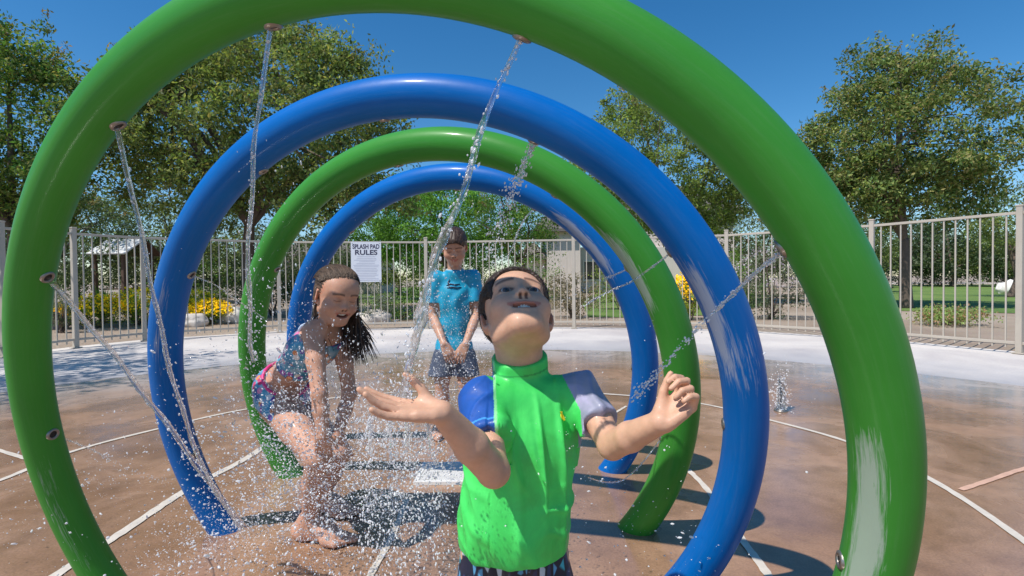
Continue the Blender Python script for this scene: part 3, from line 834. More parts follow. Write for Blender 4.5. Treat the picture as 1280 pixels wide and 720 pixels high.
# ------------------------------------------------------------------ ground
PC = np.array([-.15, 1.95])
def ring_outline(r, n=96, wob=0): return [(PC[0]+r*cos(2*pi*i/n)*(1+wob*sin(3*2*pi*i/n)), PC[1]+r*sin(2*pi*i/n)) for i in range(n)]
FENCE = [(-7.9, .2), (-7.4, 2.4), (-7.05, 4.7), (-6.95, 6.98), (-6.75, 7.9), (-6.3, 8.75), (-4.55, 10.0), (-1.75, 10.45), (1.23, 10.2), (3.96, 9.45), (5.55, 7.9), (6.35, 6.4), (7.0, 4.3), (7.3, 2.0)]
def sheet(name, outline, z, mat, kind='structure', sub=0):
    mb = MB(); mb.add([(x, y, z) for x, y in outline], [tuple(range(len(outline)))])
    o = mb.build(name, mat); tag(o, kind=kind); return o
def wet_pad_mat():
    m, nt, b, o = newmat('stained_wet_concrete')
    tc = coord(nt, 'Object')
    n1 = noise(nt, .9, 5, .6, tc, .4); n2 = noise(nt, 9, 6, .65, tc); n3 = noise(nt, 120, 3, .7, tc)
    c1 = ramp(nt, n1.outputs[0], [(.3, (.29, .160, .088)), (.5, (.38, .225, .138)), (.7, (.44, .280, .190))])
    c2 = mixc(nt, .45, c1.outputs[0], ramp(nt, n2.outputs[0], [(.25, (.45, .45, .45)), (.5, (1, 1, 1)), (.8, (1.35, 1.35, 1.4))]).outputs[0], 'MULTIPLY')
    c3 = mixc(nt, .42, c2, ramp(nt, n3.outputs[0], [(.3, (.5, .5, .5)), (.7, (1.4, 1.4, 1.4))]).outputs[0], 'MULTIPLY')
    # lime scale film towards the rim
    sx = nt.nodes.new('ShaderNodeSeparateXYZ'); L(nt, tc, sx.inputs[0])
    cx = N(nt, 'ShaderNodeVectorMath', operation='DISTANCE'); L(nt, tc, cx.inputs[0]); cx.inputs[1].default_value = (PC[0], PC[1], 0)
    rr = N(nt, 'ShaderNodeMath', operation='MULTIPLY_ADD'); L(nt, n1.outputs[0], rr.inputs[0]); rr.inputs[1].default_value = .9; L(nt, cx.outputs['Value'], rr.inputs[2])
    mr = N(nt, 'ShaderNodeMapRange'); L(nt, rr.outputs[0], mr.inputs[0]); mr.inputs[1].default_value = 4.3; mr.inputs[2].default_value = 5.5
    c4 = mixc(nt, mr.outputs[0], c3, (.46, .39, .35))
    L(nt, c4, b.inputs['Base Color'])
    wet = ramp(nt, noise(nt, 1.7, 4, .6, tc, .8).outputs[0], [(.38, (.10, .10, .10)), (.52, (.25, .25, .25)), (.66, (.5, .5, .5))])
    c5 = mixc(nt, 1.0, c4, ramp(nt, wet.outputs[0], [(.10, (.76, .74, .74)), (.34, (1.03, 1.03, 1.03))]).outputs[0], 'MULTIPLY'); L(nt, c5, b.inputs['Base Color'])
    L(nt, wet.outputs[0], b.inputs['Roughness'])
    b.inputs['Coat Weight'].default_value = .35; b.inputs['Coat Roughness'].default_value = .12
    mh = mixc(nt, .5, n3.outputs[0], n2.outputs[0]); bump(nt, b, mh, .13, .005)
    return m
def deck_mat():
    m, nt, b, o = newmat('pale_concrete_deck')
    tc = coord(nt, 'Object')
    n1 = noise(nt, .8, 5, .6, tc, .4); n2 = noise(nt, 60, 4, .7, tc)
    c = ramp(nt, n1.outputs[0], [(.3, (.50, .45, .43)), (.5, (.62, .57, .53)), (.7, (.72, .66, .60))])
    c2 = mixc(nt, .3, c.outputs[0], ramp(nt, n2.outputs[0], [(.3, (.6, .6, .6)), (.7, (1.25, 1.25, 1.25))]).outputs[0], 'MULTIPLY')
    cx = N(nt, 'ShaderNodeVectorMath', operation='DISTANCE'); L(nt, tc, cx.inputs[0]); cx.inputs[1].default_value = (PC[0], PC[1], 0)
    rr = N(nt, 'ShaderNodeMath', operation='MULTIPLY_ADD'); L(nt, n1.outputs[0], rr.inputs[0]); rr.inputs[1].default_value = 1.4; L(nt, cx.outputs['Value'], rr.inputs[2])
    mr = N(nt, 'ShaderNodeMapRange'); L(nt, rr.outputs[0], mr.inputs[0]); mr.inputs[1].default_value = 6.0; mr.inputs[2].default_value = 7.3
    c3 = mixc(nt, mr.outputs[0], mixc(nt, .75, c2, (.40, .39, .42)), c2)
    L(nt, c3, b.inputs['Base Color'])
    ro = ramp(nt, mr.outputs[0], [(0, (.28, .28, .28)), (1, (.75, .75, .75))]); L(nt, ro.outputs[0], b.inputs['Roughness'])
    bump(nt, b, n2.outputs[0], .2, .005)
    return m
def gravel_mat():
    m, nt, b, o = newmat('desert_gravel')
    tc = coord(nt, 'Object')
    n1 = noise(nt, .35, 5, .6, tc); v = N(nt, 'ShaderNodeTexVoronoi'); v.inputs['Scale'].default_value = 22; L(nt, tc, v.inputs['Vector'])
    c = ramp(nt, n1.outputs[0], [(.3, (.30, .22, .16)), (.55, (.42, .33, .25)), (.75, (.52, .43, .34))])
    c2 = mixc(nt, .5, c.outputs[0], mixc(nt, .85, v.outputs['Color'], (.8, .8, .8)), 'MULTIPLY')
    L(nt, c2, b.inputs['Base Color']); b.inputs['Roughness'].default_value = .9
    bump(nt, b, v.outputs['Distance'], .6, .03); return m
def lawn_mat():
    m, nt, b, o = newmat('lawn_grass')
    tc = coord(nt, 'Object'); n1 = noise(nt, .5, 4, .6, tc); n2 = noise(nt, 25, 6, .7, tc)
    c = ramp(nt, n1.outputs[0], [(.35, (.10, .19, .035)), (.65, (.19, .27, .06))])
    c2 = mixc(nt, .5, c.outputs[0], ramp(nt, n2.outputs[0], [(.3, (.45, .45, .4)), (.7, (1.5, 1.5, 1.3))]).outputs[0], 'MULTIPLY')
    L(nt, c2, b.inputs['Base Color']); b.inputs['Roughness'].default_value = .85; bump(nt, b, n2.outputs[0], .8, .05); return m

def ground_all():
    o = sheet('ground', [(-400, -400), (400, -400), (400, 500), (-400, 500)], -.012, gravel_mat())
    dk = [(x*1.03, y*1.03 if y > 5 else y) for x, y in FENCE]+[(6.5, -2.5), (3.0, -5.0), (-3.4, -5.0), (-7.2, -2.5)]
    sheet('deck', dk, -.006, deck_mat())
    # pad with a soft worn edge: drawn as one disc
    o = sheet('splash_pad', [(PC[0]+5.35*cos(a)*(1+.012*sin(5*a)), PC[1]+5.25*sin(a)) for a in np.linspace(0, 2*pi, 128, endpoint=False)], 0, wet_pad_mat())
    # joints: pale caulk strips 4 mm proud
    jm = simple('pale_joint_caulk', (.62, .55, .46), .6, .35, 14)
    def strip(pts, wd, name='joint'):
        mb = MB(); n = len(pts); V = []
        for i in range(n):
            a = np.array(pts[max(i-1, 0)]); b = np.array(pts[min(i+1, n-1)]); t = unit(b-a); nn = np.array([-t[1], t[0]])
            p = np.array(pts[i]); r = wd*(.85+.3*RNG.random())
            V += [(*(p+nn*r/2), .004), (*(p-nn*r/2), .004)]
        mb.add(V, [(2*i, 2*i+1, 2*i+3, 2*i+2) for i in range(n-1)])
        tag(mb.build(name, jm), kind='structure')
    R2 = 2.5
    def gp(px, py):
        a = at(px, py, 1.0); d = a-np.array([0, 0, 1]); k = -1/d[2]; return np.array([d[0]*k, d[1]*k])
    def crv(P, n=40):
        P = [gp(*p) for p in P]; out = []
        for i in range(len(P)-1):
            p0, p1, p2, p3 = P[max(i-1, 0)], P[i], P[i+1], P[min(i+2, len(P)-1)]
            for t in np.linspace(0, 1, 12, endpoint=False):
                out.append(.5*((2*p1)+(-p0+p2)*t+(2*p0-5*p1+4*p2-p3)*t*t+(-p0+3*p1-3*p2+p3)*t**3))
        out.append(P[-1]); return out
    strip(crv([(-300, 700), (-120, 640), (0, 601), (90, 565), (200, 536), (320, 510), (480, 492), (620, 487), (760, 493), (870, 504), (960, 525), (1060, 553), (1160, 598), (1280, 677), (1400, 780)]), .034)
    strip(crv([(334, 556), (300, 578), (235, 612), (150, 668), (70, 720), (-60, 810)]), .042)
    strip(crv([(860, 588), (880, 608), (905, 642), (925, 672), (960, 720), (1000, 790)]), .030)
    strip(crv([(508, 625), (495, 660), (480, 690), (463, 720), (440, 770)]), .026)
    strip(crv([(-60, 548), (-20, 558), (33, 574)]), .03)
    strip(crv([(783, 508), (755, 524), (700, 548)]), .022)
    jm = simple('pink_joint_caulk', (.62, .38, .27), .6, .3, 14)
    strip(crv([(1201, 613), (1240, 600), (1290, 584), (1400, 560)]), .026)
    # drain grate let into the floor
    c = (gp(525, 608)+gp(584, 580))/2
    g = empty('drain_grate', (c[0], c[1], 0), 'white slotted floor drain grate set in the wet brown concrete', 'drain')
    mb = MB(); w_, d_ = .25, .25
    for s in (-1, 1):
        mb.box((c[0]+s*w_/2, c[1], .009), (.022, d_+.022, .016)); mb.box((c[0], c[1]+s*d_/2, .009), (w_-.024, .022, .016))
    mb.build('frame', MATS['white_plastic'], g)
    mb = MB()
    for i in range(13): mb.box((c[0], c[1]-d_/2+.022+i*(d_-.044)/12, .0085), (w_-.026, .011, .011))
    mb.build('slats', MATS['white_plastic'], g)
    mb = MB(); mb.box((c[0], c[1], .0015), (w_-.026, d_-.026, .001)); mb.build('sump', simple('drain_dark', (.03, .03, .03), .4), g)
    lm = lawn_mat()
    sheet('lawn', [gp(1060, 398), gp(1110, 388), gp(1300, 392), gp(1500, 386), gp(1500, 355), gp(1100, 356), gp(1060, 372)], .0, lm)
    sheet('lawn', [gp(735, 396), gp(800, 397), gp(905, 393), gp(960, 380), gp(930, 362), gp(760, 363), gp(725, 374)], .0, lm)
    sheet('lawn', [gp(470, 380), gp(560, 377), gp(600, 366), gp(560, 358.5), gp(380, 360), gp(400, 372)], .0, lm)
    pm = simple('pale_path', (.55, .49, .42), .85, .15, 3)
    sheet('path', [gp(560, 364), gp(760, 361), gp(960, 359.5), gp(960, 357.2), gp(700, 358), gp(540, 360)], .004, pm)
    sheet('path', [gp(1090, 354.8), gp(1500, 354), gp(1500, 352.6), gp(1090, 353.4)], .004, pm)

# ------------------------------------------------------------------ hoops
HR, HZ, LEAN, TR = 1.0025, .4918, -.2929, .0625
HOOPS = [(-.335, 1.302, .2715), (-.3218, 1.8335, .2516), (-.334, 2.3295, .3502), (-.3189, 2.9147, .2992)]
def hp(k, t, r=HR):
    X, Y, psi = HOOPS[k]
    a = r*cos(t); h = HZ+r*sin(t)
    return np.array([X+a*cos(psi), Y-a*sin(psi)+LEAN*h, h])
def tr_(k, t):
    base = (.0535, .0585, .0615, .0625)[k]
    return base-(.0075, .004, .002, 0)[k]*(1-cos(t))*.5
def paint(name, col, dark):
    m, nt, b, o = newmat(name)
    uv = nt.nodes.new('ShaderNodeTexCoord')
    mp = nt.nodes.new('ShaderNodeMapping'); L(nt, uv.outputs['UV'], mp.inputs[0]); mp.inputs['Scale'].default_value = (9, 46, 1)
    st = noise(nt, 1.0, 6, .7, mp.outputs[0], .5)
    big = noise(nt, 5, 3, .5, coord(nt))
    base = mixc(nt, big.outputs[0], [c*.82 for c in col], [c*1.12 for c in col])
    film_sheen = N(nt, 'ShaderNodeVertexColor', layer_name='Col')  # whitish streaks: reflection on the water film, painted into the tube colour
    ad = N(nt, 'ShaderNodeMath', operation='MULTIPLY_ADD'); L(nt, film_sheen.outputs[0], ad.inputs[0]); ad.inputs[1].default_value = .62; L(nt, st.outputs[0], ad.inputs[2])
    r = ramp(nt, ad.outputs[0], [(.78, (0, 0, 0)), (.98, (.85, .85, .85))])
    # a faint chalky bloom all over
    bl = noise(nt, 1.0, 5, .7, mp.outputs[0], .2); rb = ramp(nt, bl.outputs[0], [(.48, (0, 0, 0)), (.78, (.34, .34, .34))])
    c1 = mixc(nt, rb.outputs[0], base, [min(1, c*.85+.05) for c in col])
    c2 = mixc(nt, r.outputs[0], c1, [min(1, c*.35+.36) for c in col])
    L(nt, c2, b.inputs['Base Color'])
    rr = ramp(nt, r.outputs[0], [(0, (.42, .42, .42)), (1, (.65, .65, .65))]); L(nt, rr.outputs[0], b.inputs['Roughness'])
    b.inputs['Specular IOR Level'].default_value = .14; b.inputs['Coat Weight'].default_value = .10; b.inputs['Coat Roughness'].default_value = .13
    n = noise(nt, 26, 3, .5, coord(nt)); bump(nt, b, n.outputs[0], .05, .01)
    return m
def build_hoops():
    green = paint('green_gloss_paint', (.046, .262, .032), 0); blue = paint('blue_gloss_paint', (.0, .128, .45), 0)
    lab = ['green painted water hoop closest to the viewer, biggest of the four', 'blue painted water hoop between the two green hoops',
           'green painted water hoop second from the back, behind the crouching girl', 'blue painted water hoop furthest back of the four']
    film_sheen_spec = [[(.06, .24, .55, 1.05, .74), (3.3, .3, .8, .45, .7)], [(.44, .20, .6, .9, .72), (.30, .12, 1.5, .5, .5), (2.75, .22, .5, .55, .6)], [(.60, .20, .6, .9, .72), (2.7, .4, 1, .4, .6)], [(.78, .24, .5, .9, .6), (2.6, .3, 1, .4, .6)]]  # patches of painted water-film reflection along and around each tube
    def t_of(k, px, py):
        ts = np.linspace(-.5, pi+.5, 500); return float(min(ts, key=lambda t: np.linalg.norm(px_of(hp(k, t, HR-TR*.8))-np.array([px, py]))))
    npx = [[(338, 22), (142, 157), (60, 348), (652, 42), (975, 318), (1057, 705), (70, 540)],
           [(480, 146), (327, 212), (243, 345), (664, 182), (830, 320), (898, 530), (258, 560)],
           [(500, 215), (330, 330), (700, 232), (785, 335), (843, 480), (842, 550)],
           [(570, 238), (440, 290), (668, 262), (775, 345), (790, 460)]]
    nozz = [[t_of(k, *q) for q in npx[k]] for k in range(4)]
    for k in range(4):
        X, Y, psi = HOOPS[k]
        root = empty('water_hoop', (X, Y, 0), lab[k], 'water hoop', 'painted water hoops of the spray tunnel')
        t0 = -math.asin((HZ+.06)/HR)-.03; t1 = pi-t0
        nseg, nr = 150, 36
        e1 = unit(hp(k, 0)-hp(k, pi)); cen = hp(k, 0)*.5+hp(k, pi)*.5
        V = []; C = []; UV = []
        nx = unit(np.cross(e1, hp(k, pi/2)-cen))
        if nx[1] > 0: nx = -nx                                  # towards the viewer
        for i in range(nseg+1):
            t = t0+(t1-t0)*i/nseg; p = hp(k, t); rad = unit(p-cen); rad = unit(hp(k, t, HR+.01)-p)
            tg = unit(hp(k, t+.001)-p); a = unit(rad-tg*(rad@tg)); b = np.cross(tg, a)
            if b@nx < 0: b = -b
            for j in range(nr):
                ph = 2*pi*j/nr
                V.append(p+tr_(k, t)*(a*cos(ph)+b*sin(ph)))
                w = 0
                for (tc_, tw, pw, am, pc_) in film_sheen_spec[k]:
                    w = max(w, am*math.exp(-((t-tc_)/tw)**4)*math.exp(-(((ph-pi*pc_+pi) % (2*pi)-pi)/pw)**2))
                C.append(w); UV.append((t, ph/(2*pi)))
        Fc = []
        for i in range(nseg):
            for j in range(nr):
                q = (j+1) % nr; Fc.append((i*nr+j, i*nr+q, i*nr+nr+q, i*nr+nr+j))
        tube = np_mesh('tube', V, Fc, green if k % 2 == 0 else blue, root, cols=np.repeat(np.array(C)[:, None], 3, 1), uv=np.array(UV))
        for t in nozz[k]:
            p = hp(k, t); inn = unit(hp(k, t, HR-.01)-p); tg = unit(hp(k, t+.001)-p); inn = unit(inn-tg*(inn@tg)); b = np.cross(inn, tg)
            s0 = p+inn*(tr_(k, t)-.002)
            mb = MB(); r1 = .013; rings = []
            for (rr_, hh) in ((r1*1.25, -.004), (r1*1.2, .004), (r1*.85, .006), (r1*.7, .002), (r1*.62, -.004)):
                rings.append([s0+inn*hh+rr_*(tg*cos(a)+b*sin(a)) for a in np.linspace(0, 2*pi, 16, endpoint=False)])
            Vv = sum(rings, []); ff = [(r*16+i, r*16+(i+1) % 16, r*16+16+(i+1) % 16, r*16+16+i) for r in range(4) for i in range(16)]
            mb.add(Vv, ff, True); nz = mb.build('nozzle', MATS['metal_dull'], tube)
            mb = MB(); mb.add([s0+inn*.0022+r1*.72*(tg*cos(a)+b*sin(a)) for a in np.linspace(0, 2*pi, 16, endpoint=False)], [tuple(range(16))]); mb.build('bore', MATS['dark'], tube)
    return nozz

# ------------------------------------------------------------------ water
def water_mat():
    m, nt, b, o = newmat('water')
    b.inputs['Base Color'].default_value = (.96, .98, 1, 1); b.inputs['Roughness'].default_value = .03
    b.inputs['IOR'].default_value = 1.33; b.inputs['Transmission Weight'].default_value = 1
    d = N(nt, 'ShaderNodeBsdfDiffuse'); d.inputs[0].default_value = (.9, .93, .96, 1)
    t = N(nt, 'ShaderNodeBsdfTranslucent'); t.inputs[0].default_value = (.9, .93, .96, 1)
    tp = N(nt, 'ShaderNodeBsdfTransparent')
    m1 = N(nt, 'ShaderNodeMixShader'); m1.inputs[0].default_value = .5; L(nt, d.outputs[0], m1.inputs[1]); L(nt, t.outputs[0], m1.inputs[2])
    n = noise(nt, 55, 3, .6, coord(nt)); r = ramp(nt, n.outputs[0], [(.42, (.02, .02, .02)), (.70, (.30, .30, .30))])
    m2 = N(nt, 'ShaderNodeMixShader'); L(nt, r.outputs[0], m2.inputs[0]); L(nt, b.outputs[0], m2.inputs[1]); L(nt, m1.outputs[0], m2.inputs[2])
    m3 = N(nt, 'ShaderNodeMixShader'); m3.inputs[0].default_value = .45; L(nt, m2.outputs[0], m3.inputs[1]); L(nt, tp.outputs[0], m3.inputs[2])
    L(nt, m3.outputs[0], o.inputs[0]); return m
def drop_mat():
    m, nt, b, o = newmat('water_drops')
    b.inputs['Base Color'].default_value = (.97, .98, 1, 1); b.inputs['Roughness'].default_value = .06
    b.inputs['IOR'].default_value = 1.33; b.inputs['Transmission Weight'].default_value = .30
    tp = N(nt, 'ShaderNodeBsdfTransparent'); m3 = N(nt, 'ShaderNodeMixShader'); m3.inputs[0].default_value = .3; L(nt, b.outputs[0], m3.inputs[1]); L(nt, tp.outputs[0], m3.inputs[2]); L(nt, m3.outputs[0], o.inputs[0])
    return m
def spline(P, n):
    P = [np.asarray(p, float) for p in P]; out = []
    for i in range(len(P)-1):
        p0, p1, p2, p3 = P[max(i-1, 0)], P[i], P[i+1], P[min(i+2, len(P)-1)]
        for t in np.linspace(0, 1, n, endpoint=False):
            out.append(.5*((2*p1)+(-p0+p2)*t+(2*p0-5*p1+4*p2-p3)*t*t+(-p0+3*p1-3*p2+p3)*t**3))
    out.append(P[-1]); return np.array(out)
ICO_V = None
def ico():
    g = (1+5**.5)/2
    v = np.array([(-1, g, 0), (1, g, 0), (-1, -g, 0), (1, -g, 0), (0, -1, g), (0, 1, g), (0, -1, -g), (0, 1, -g), (g, 0, -1), (g, 0, 1), (-g, 0, -1), (-g, 0, 1)])
    f = np.array([(0, 11, 5), (0, 5, 1), (0, 1, 7), (0, 7, 10), (0, 10, 11), (1, 5, 9), (5, 11, 4), (11, 10, 2), (10, 7, 6), (7, 1, 8), (3, 9, 4), (3, 4, 2), (3, 2, 6), (3, 6, 8), (3, 8, 9), (4, 9, 5), (2, 4, 11), (6, 2, 10), (8, 6, 7), (9, 8, 1)])
    return v/np.linalg.norm(v[0]), f
def drops(name, P, r, dirs, elong, parent=None, mat=None):
    v, f = ico(); n = len(P); P = np.asarray(P)
    d = dirs/(np.linalg.norm(dirs, axis=1)[:, None]+1e-9)
    Vv = v[None]*r[:, None, None]*np.ones((n, 1, 1))
    al = (Vv*d[:, None, :]).sum(2)
    Vv = Vv+d[:, None, :]*(al*(elong[:, None]-1))[..., None]
    Vv *= (1+.22*(RNG.random((n, 12, 1))-.5))
    V = (P[:, None]+Vv).reshape(-1, 3); Fc = (f[None]+12*np.arange(n)[:, None, None]).reshape(-1, 3)
    return np_mesh(name, V, Fc, mat or MATS['drops'], parent)
def jet(P, r0, r1, label, breakup=1.0, rough=.35, spread=.01, ndrop=120, twist=0):
    r0 *= .82; r1 *= .82
    C = spline(P, 26); n = len(C)
    root = empty('water_jet', C[0], label, 'water jet', 'water jets squirting from the hoops')
    s = np.linspace(0, 1, n)
    rng = np.random.default_rng(int(abs(P[0][0])*1e4) % 9999)
    ph = rng.uniform(0, 6, 6); Ln = np.linalg.norm(np.diff(C, axis=0), axis=1).sum()
    fine = np.interp(np.linspace(0, 1, n*2), s, s)
    nC = np.stack([np.interp(fine, s, C[:, i]) for i in range(3)], 1); s = fine; n = len(s)
    T = np.gradient(nC, axis=0); T /= np.linalg.norm(T, axis=1)[:, None]
    A = np.cross(T, (0, 1, .1)); A /= np.linalg.norm(A, axis=1)[:, None]; B = np.cross(T, A)
    nr = 12; V = []
    for i in range(n):
        rr = r0+(r1-r0)*s[i]; x = s[i]*Ln
        wob = rough*(.10+.55*s[i])
        rr *= 1+wob*(.35*sin(x*60+ph[0])+.25*sin(x*140+ph[1])+.3*sin(x*23+ph[2]))
        off = A[i]*(.0045*s[i]*sin(x*26+ph[3]))+B[i]*(.0045*s[i]*sin(x*21+ph[4]))
        for j in range(nr):
            a = 2*pi*j/nr
            q = rr*(1+wob*.75*sin(2*a+x*42+ph[5])+.35*wob*sin(3*a-x*90))
            V.append(nC[i]+off+q*(A[i]*cos(a)+B[i]*sin(a)))
    last = int(n*breakup)
    Fc = [(i*nr+j, i*nr+(j+1) % nr, i*nr+nr+(j+1) % nr, i*nr+nr+j) for i in range(last-1) for j in range(nr)]
    V = np.array(V)[:last*nr]
    if last > 4: np_mesh('stream', V, Fc, MATS['water'], root)
    # droplets that shed off it
    u = rng.random(ndrop)**.7 if breakup > .5 else rng.random(ndrop)
    P0 = np.stack([np.interp(u, s, nC[:, i]) for i in range(3)], 1); D0 = np.stack([np.interp(u, s, T[:, i]) for i in range(3)], 1)
    sp = spread*(.25+u)[:, None]; P0 = P0+rng.normal(0, 1, (ndrop, 3))*sp
    dd = drops('shed_drops', P0, rng.uniform(.0009, .0030, ndrop)*(r0/.006)**.4, D0+rng.normal(0, .2, (ndrop, 3)), rng.uniform(1, 2.6, ndrop), root)
    dd['kind'] = 'stuff'
def water_all(nozz):
    def nz(k, i):
        t = nozz[k][i]; p = hp(k, t); return p+unit(hp(k, t, HR-.1)-p)*(tr_(k, t)-.004)
    def J(k, i, pts, r0, r1, label, **kw):
        a = nz(k, i); jet([a]+[at(x, y, a[1]+dy) for x, y, dy in pts], r0, r1, label, **kw)
    J(0, 0, [(322, 150, .12), (313, 260, .25), (311, 380, .38), (316, 450, .46)], .0050, .0065, 'thin water jet falling from the top left of the front green hoop', spread=.006)
    J(0, 1, [(178, 300, .14), (210, 450, .32), (250, 575, .50), (300, 662, .62)], .0060, .0075, 'water jet crossing the blue hoop from its upper left nozzle to its foot', spread=.007)
    J(0, 2, [(110, 405, .12), (180, 492, .26), (245, 580, .40), (306, 660, .50)], .0075, .010, 'thick diagonal water jet leaving the left leg of the front green hoop', spread=.009)
    J(0, 3, [(608, 145, .02), (578, 240, .03), (543, 330, .04), (519, 420, .05), (507, 498, .05)], .0048, .0100, 'thick glassy water jet pouring onto the open palm of the boy', rough=.9, spread=.010, ndrop=200)
    J(0, 4, [(925, 358, .10), (870, 412, .18), (820, 468, .26), (792, 498, .30)], .0040, .0034, 'beaded water jet from the right leg of the front green hoop', breakup=.42, spread=.005, ndrop=300)
    J(1, 3, [(652, 215, .05), (638, 245, .12), (626, 285, .22), (612, 325, .35)], .0075, .010, 'white broken water jet from the top of the front blue hoop', breakup=.34, rough=.9, spread=.018, ndrop=420)
    J(1, 4, [(800, 345, .12), (768, 362, .24), (725, 384, .4)], .0036, .003, 'thin slanting water jet crossing the two back hoops, lower of two', breakup=.9, spread=.003, ndrop=90)
    J(2, 3, [(765, 345, .06), (745, 353, .14), (700, 378, .4)], .0036, .003, 'thin slanting water jet beside the back blue hoop, upper of two', breakup=.5, spread=.004, ndrop=90)
    J(3, 2, [(655, 275, .2), (645, 296, .4), (634, 325, .6)], .005, .0045, 'thin water jet falling in front of the tree from the furthest blue hoop', spread=.004, ndrop=50)
    J(0, 6, [(120, 565, .2), (170, 590, .45), (210, 603, .7)], .0024, .0018, 'faint water jet near the floor from the left leg of the front hoop', breakup=.45, spread=.005, ndrop=120)
    J(2, 5, [(780, 600, -.02), (735, 597, .02)], .0034, .003, 'short water jet low on the second green hoop leg', spread=.006, ndrop=50)
    J(1, 2, [(275, 360, .1), (300, 378, .25), (330, 398, .4)], .003, .0025, 'thin water jet from the left leg of the front blue hoop towards the girl', spread=.004, ndrop=60)
    for n_, (x0, x1, dy, lab) in enumerate([(462, 448, .10, 'thin trickle falling from the fingertips of the open palm'), (486, 478, .16, 'middle trickle of water falling below the open palm'), (505, 500, .22, 'widest trickle of water falling below the open palm'), (533, 541, .12, 'trickle of water dripping from the wrist of the raised arm')]):
        a = at(x0, 523, .875); e_ = a+np.array([(x1-x0)*.0022, dy, 0]); P_ = [a, a*.7+e_*.3+np.array([0, 0, -.10]), a*.3+e_*.7+np.array([0, 0, -.32]), e_+np.array([0, 0, -.62])]
        jet(P_, .0026, .0022, lab, breakup=.25, rough=.9, spread=.014, ndrop=420)
    # floor fountain
    q = at(976, 512, 3.78); q[2] = 0
    root = empty('floor_fountain', q, 'small white fountain bubbling from the floor right of the hoops', 'fountain')
    mb = MB(); mb.tube([q+np.array([0, 0, -.003]), q+np.array([0, 0, .012])], [.05, .045], 18); mb.build('floor_nozzle', MATS['metal_dull'], root)
    mb = MB(); rg = np.random.default_rng(5)
    for _ in range(16):
        an = rg.uniform(0, 2*pi); hh = rg.uniform(.14, .30); o = rg.uniform(.01, .045)
        dv = np.array([cos(an), sin(an), 0])
        pts = [q+dv*o*s_+np.array([0, 0, hh*(1-(2*s_-1)**2) if s_ < 1 else 0]) for s_ in np.linspace(.04, 1, 12)]
        mb.tube(pts, [.0055*(.6+.8*rg.random()) for _ in pts], 6)
    mb.build('fountain_water', MATS['water'], root)
    nD = 300; P = q+np.stack([rg.normal(0, .035, nD), rg.normal(0, .035, nD), np.abs(rg.normal(.12, .10, nD))], 1)
    dd = drops('fountain_drops', P, rg.uniform(.002, .006, nD), rg.normal(0, 1, (nD, 3)), np.ones(nD), root); dd['kind'] = 'stuff'
    # spray in the air
    rg = np.random.default_rng(23); P = []; R_ = []; D = []; El = []
    def cloud(n, c, s, r0, r1, el=2.0, floor=.0):
        m_ = max(3, n//14); sc_ = rg.normal(0, 1, (m_, 3)); w_ = rg.exponential(1, m_); w_ /= w_.sum(); ii = rg.choice(m_, n, p=w_)
        off_ = np.where(rg.random((n, 1)) < .7, sc_[ii]+rg.normal(0, .20, (n, 3)), rg.normal(0, 1, (n, 3)))
        p = np.asarray(c)+off_*np.asarray(s); p[:, 2] = np.abs(p[:, 2]-floor)+floor+.004
        P.append(p); R_.append(r0+(r1-r0)*rg.random(n)**4.5); D.append(off_+rg.normal(0, .25, (n, 3))+np.array([0, 0, .5])); El.append(1+2.0*rg.random(n)**2.5)
    K = [((395, 560), 1.55, .10, .20, 4200), ((480, 570), 1.5, .13, .10, 4200), ((350, 520), 1.6, .05, .16, 1800), ((440, 620), 1.7, .22, .06, 2400), ((480, 560), 1.7, .16, .12, 2600), ((395, 600), 1.75, .15, .16, 1800), ((350, 560), 1.75, .16, .20, 1500), ((395, 580), 1.65, .14, .22, 1600), ((440, 570), 1.75, .16, .14, 2000), ((500, 550), 1.6, .14, .14, 1900),
         ((490, 590), 1.5, .20, .10, 1700), ((520, 496), .90, .035, .03, 260), ((570, 450), 2.6, .12, .15, 3400), ((572, 500), 2.4, .16, .10, 1800), ((572, 400), 3.0, .10, .20, 1100),
         ((305, 655), 1.95, .14, .07, 1900), ((560, 600), 1.5, .3, .14, 1500), ((640, 560), 1.2, .3, .25, 500), ((400, 470), 1.7, .18, .25, 500),
         ((340, 460), 1.55, .06, .25, 500), ((230, 640), 1.6, .3, .10, 800), ((50, 590), 1.8, .22, .05, 600), ((620, 350), 2.2, .14, .20, 420), ((680, 600), 1.0, .06, .12, 50)]
    for (px, py), Y, sx, sz, n in K:
        cloud(n, at(px, py, Y), (sx, .22 if Y > 1 else .03, sz), .0006, .0031 if Y > 1 else .0017)
    # crown of splashes on the floor
    for px, py, n in ((300, 664, 500), (440, 645, 700), (500, 690, 500), (380, 700, 400), (560, 640, 400), (250, 690, 300), (430, 590, 500), (530, 560, 400)):
        c = at(px, py, 1.0); dd_ = c-np.array([0, 0, 1]); g_ = np.array([dd_[0], dd_[1], dd_[2]])*(-1/dd_[2]); 
        cloud(int(n*.7), (g_[0], g_[1], .01), (.13, .13, .03), .0007, .0027)
    P = np.concatenate(P); R_ = np.concatenate(R_); D = np.concatenate(D); El = np.concatenate(El)
    ok = (P[:, 1] > .80) & ~((P[:, 1] < 1.2) & (np.abs(P[:, 0]-.02) < .13) & (P[:, 2] > .80))
    P, R_, D, El = P[ok], R_[ok], D[ok], El[ok]
    tag(drops('water_spray', P, R_, D, El), 'sparkling drops of splashed water around the children', 'water spray', kind='stuff')
    # larger blobs of thrown water
    n = 120; c = np.array([at(*p) for p in ((470, 560, 1.6), (420, 600, 1.75), (500, 500, 1.7), (570, 470, 2.4), (390, 520, 1.6))])
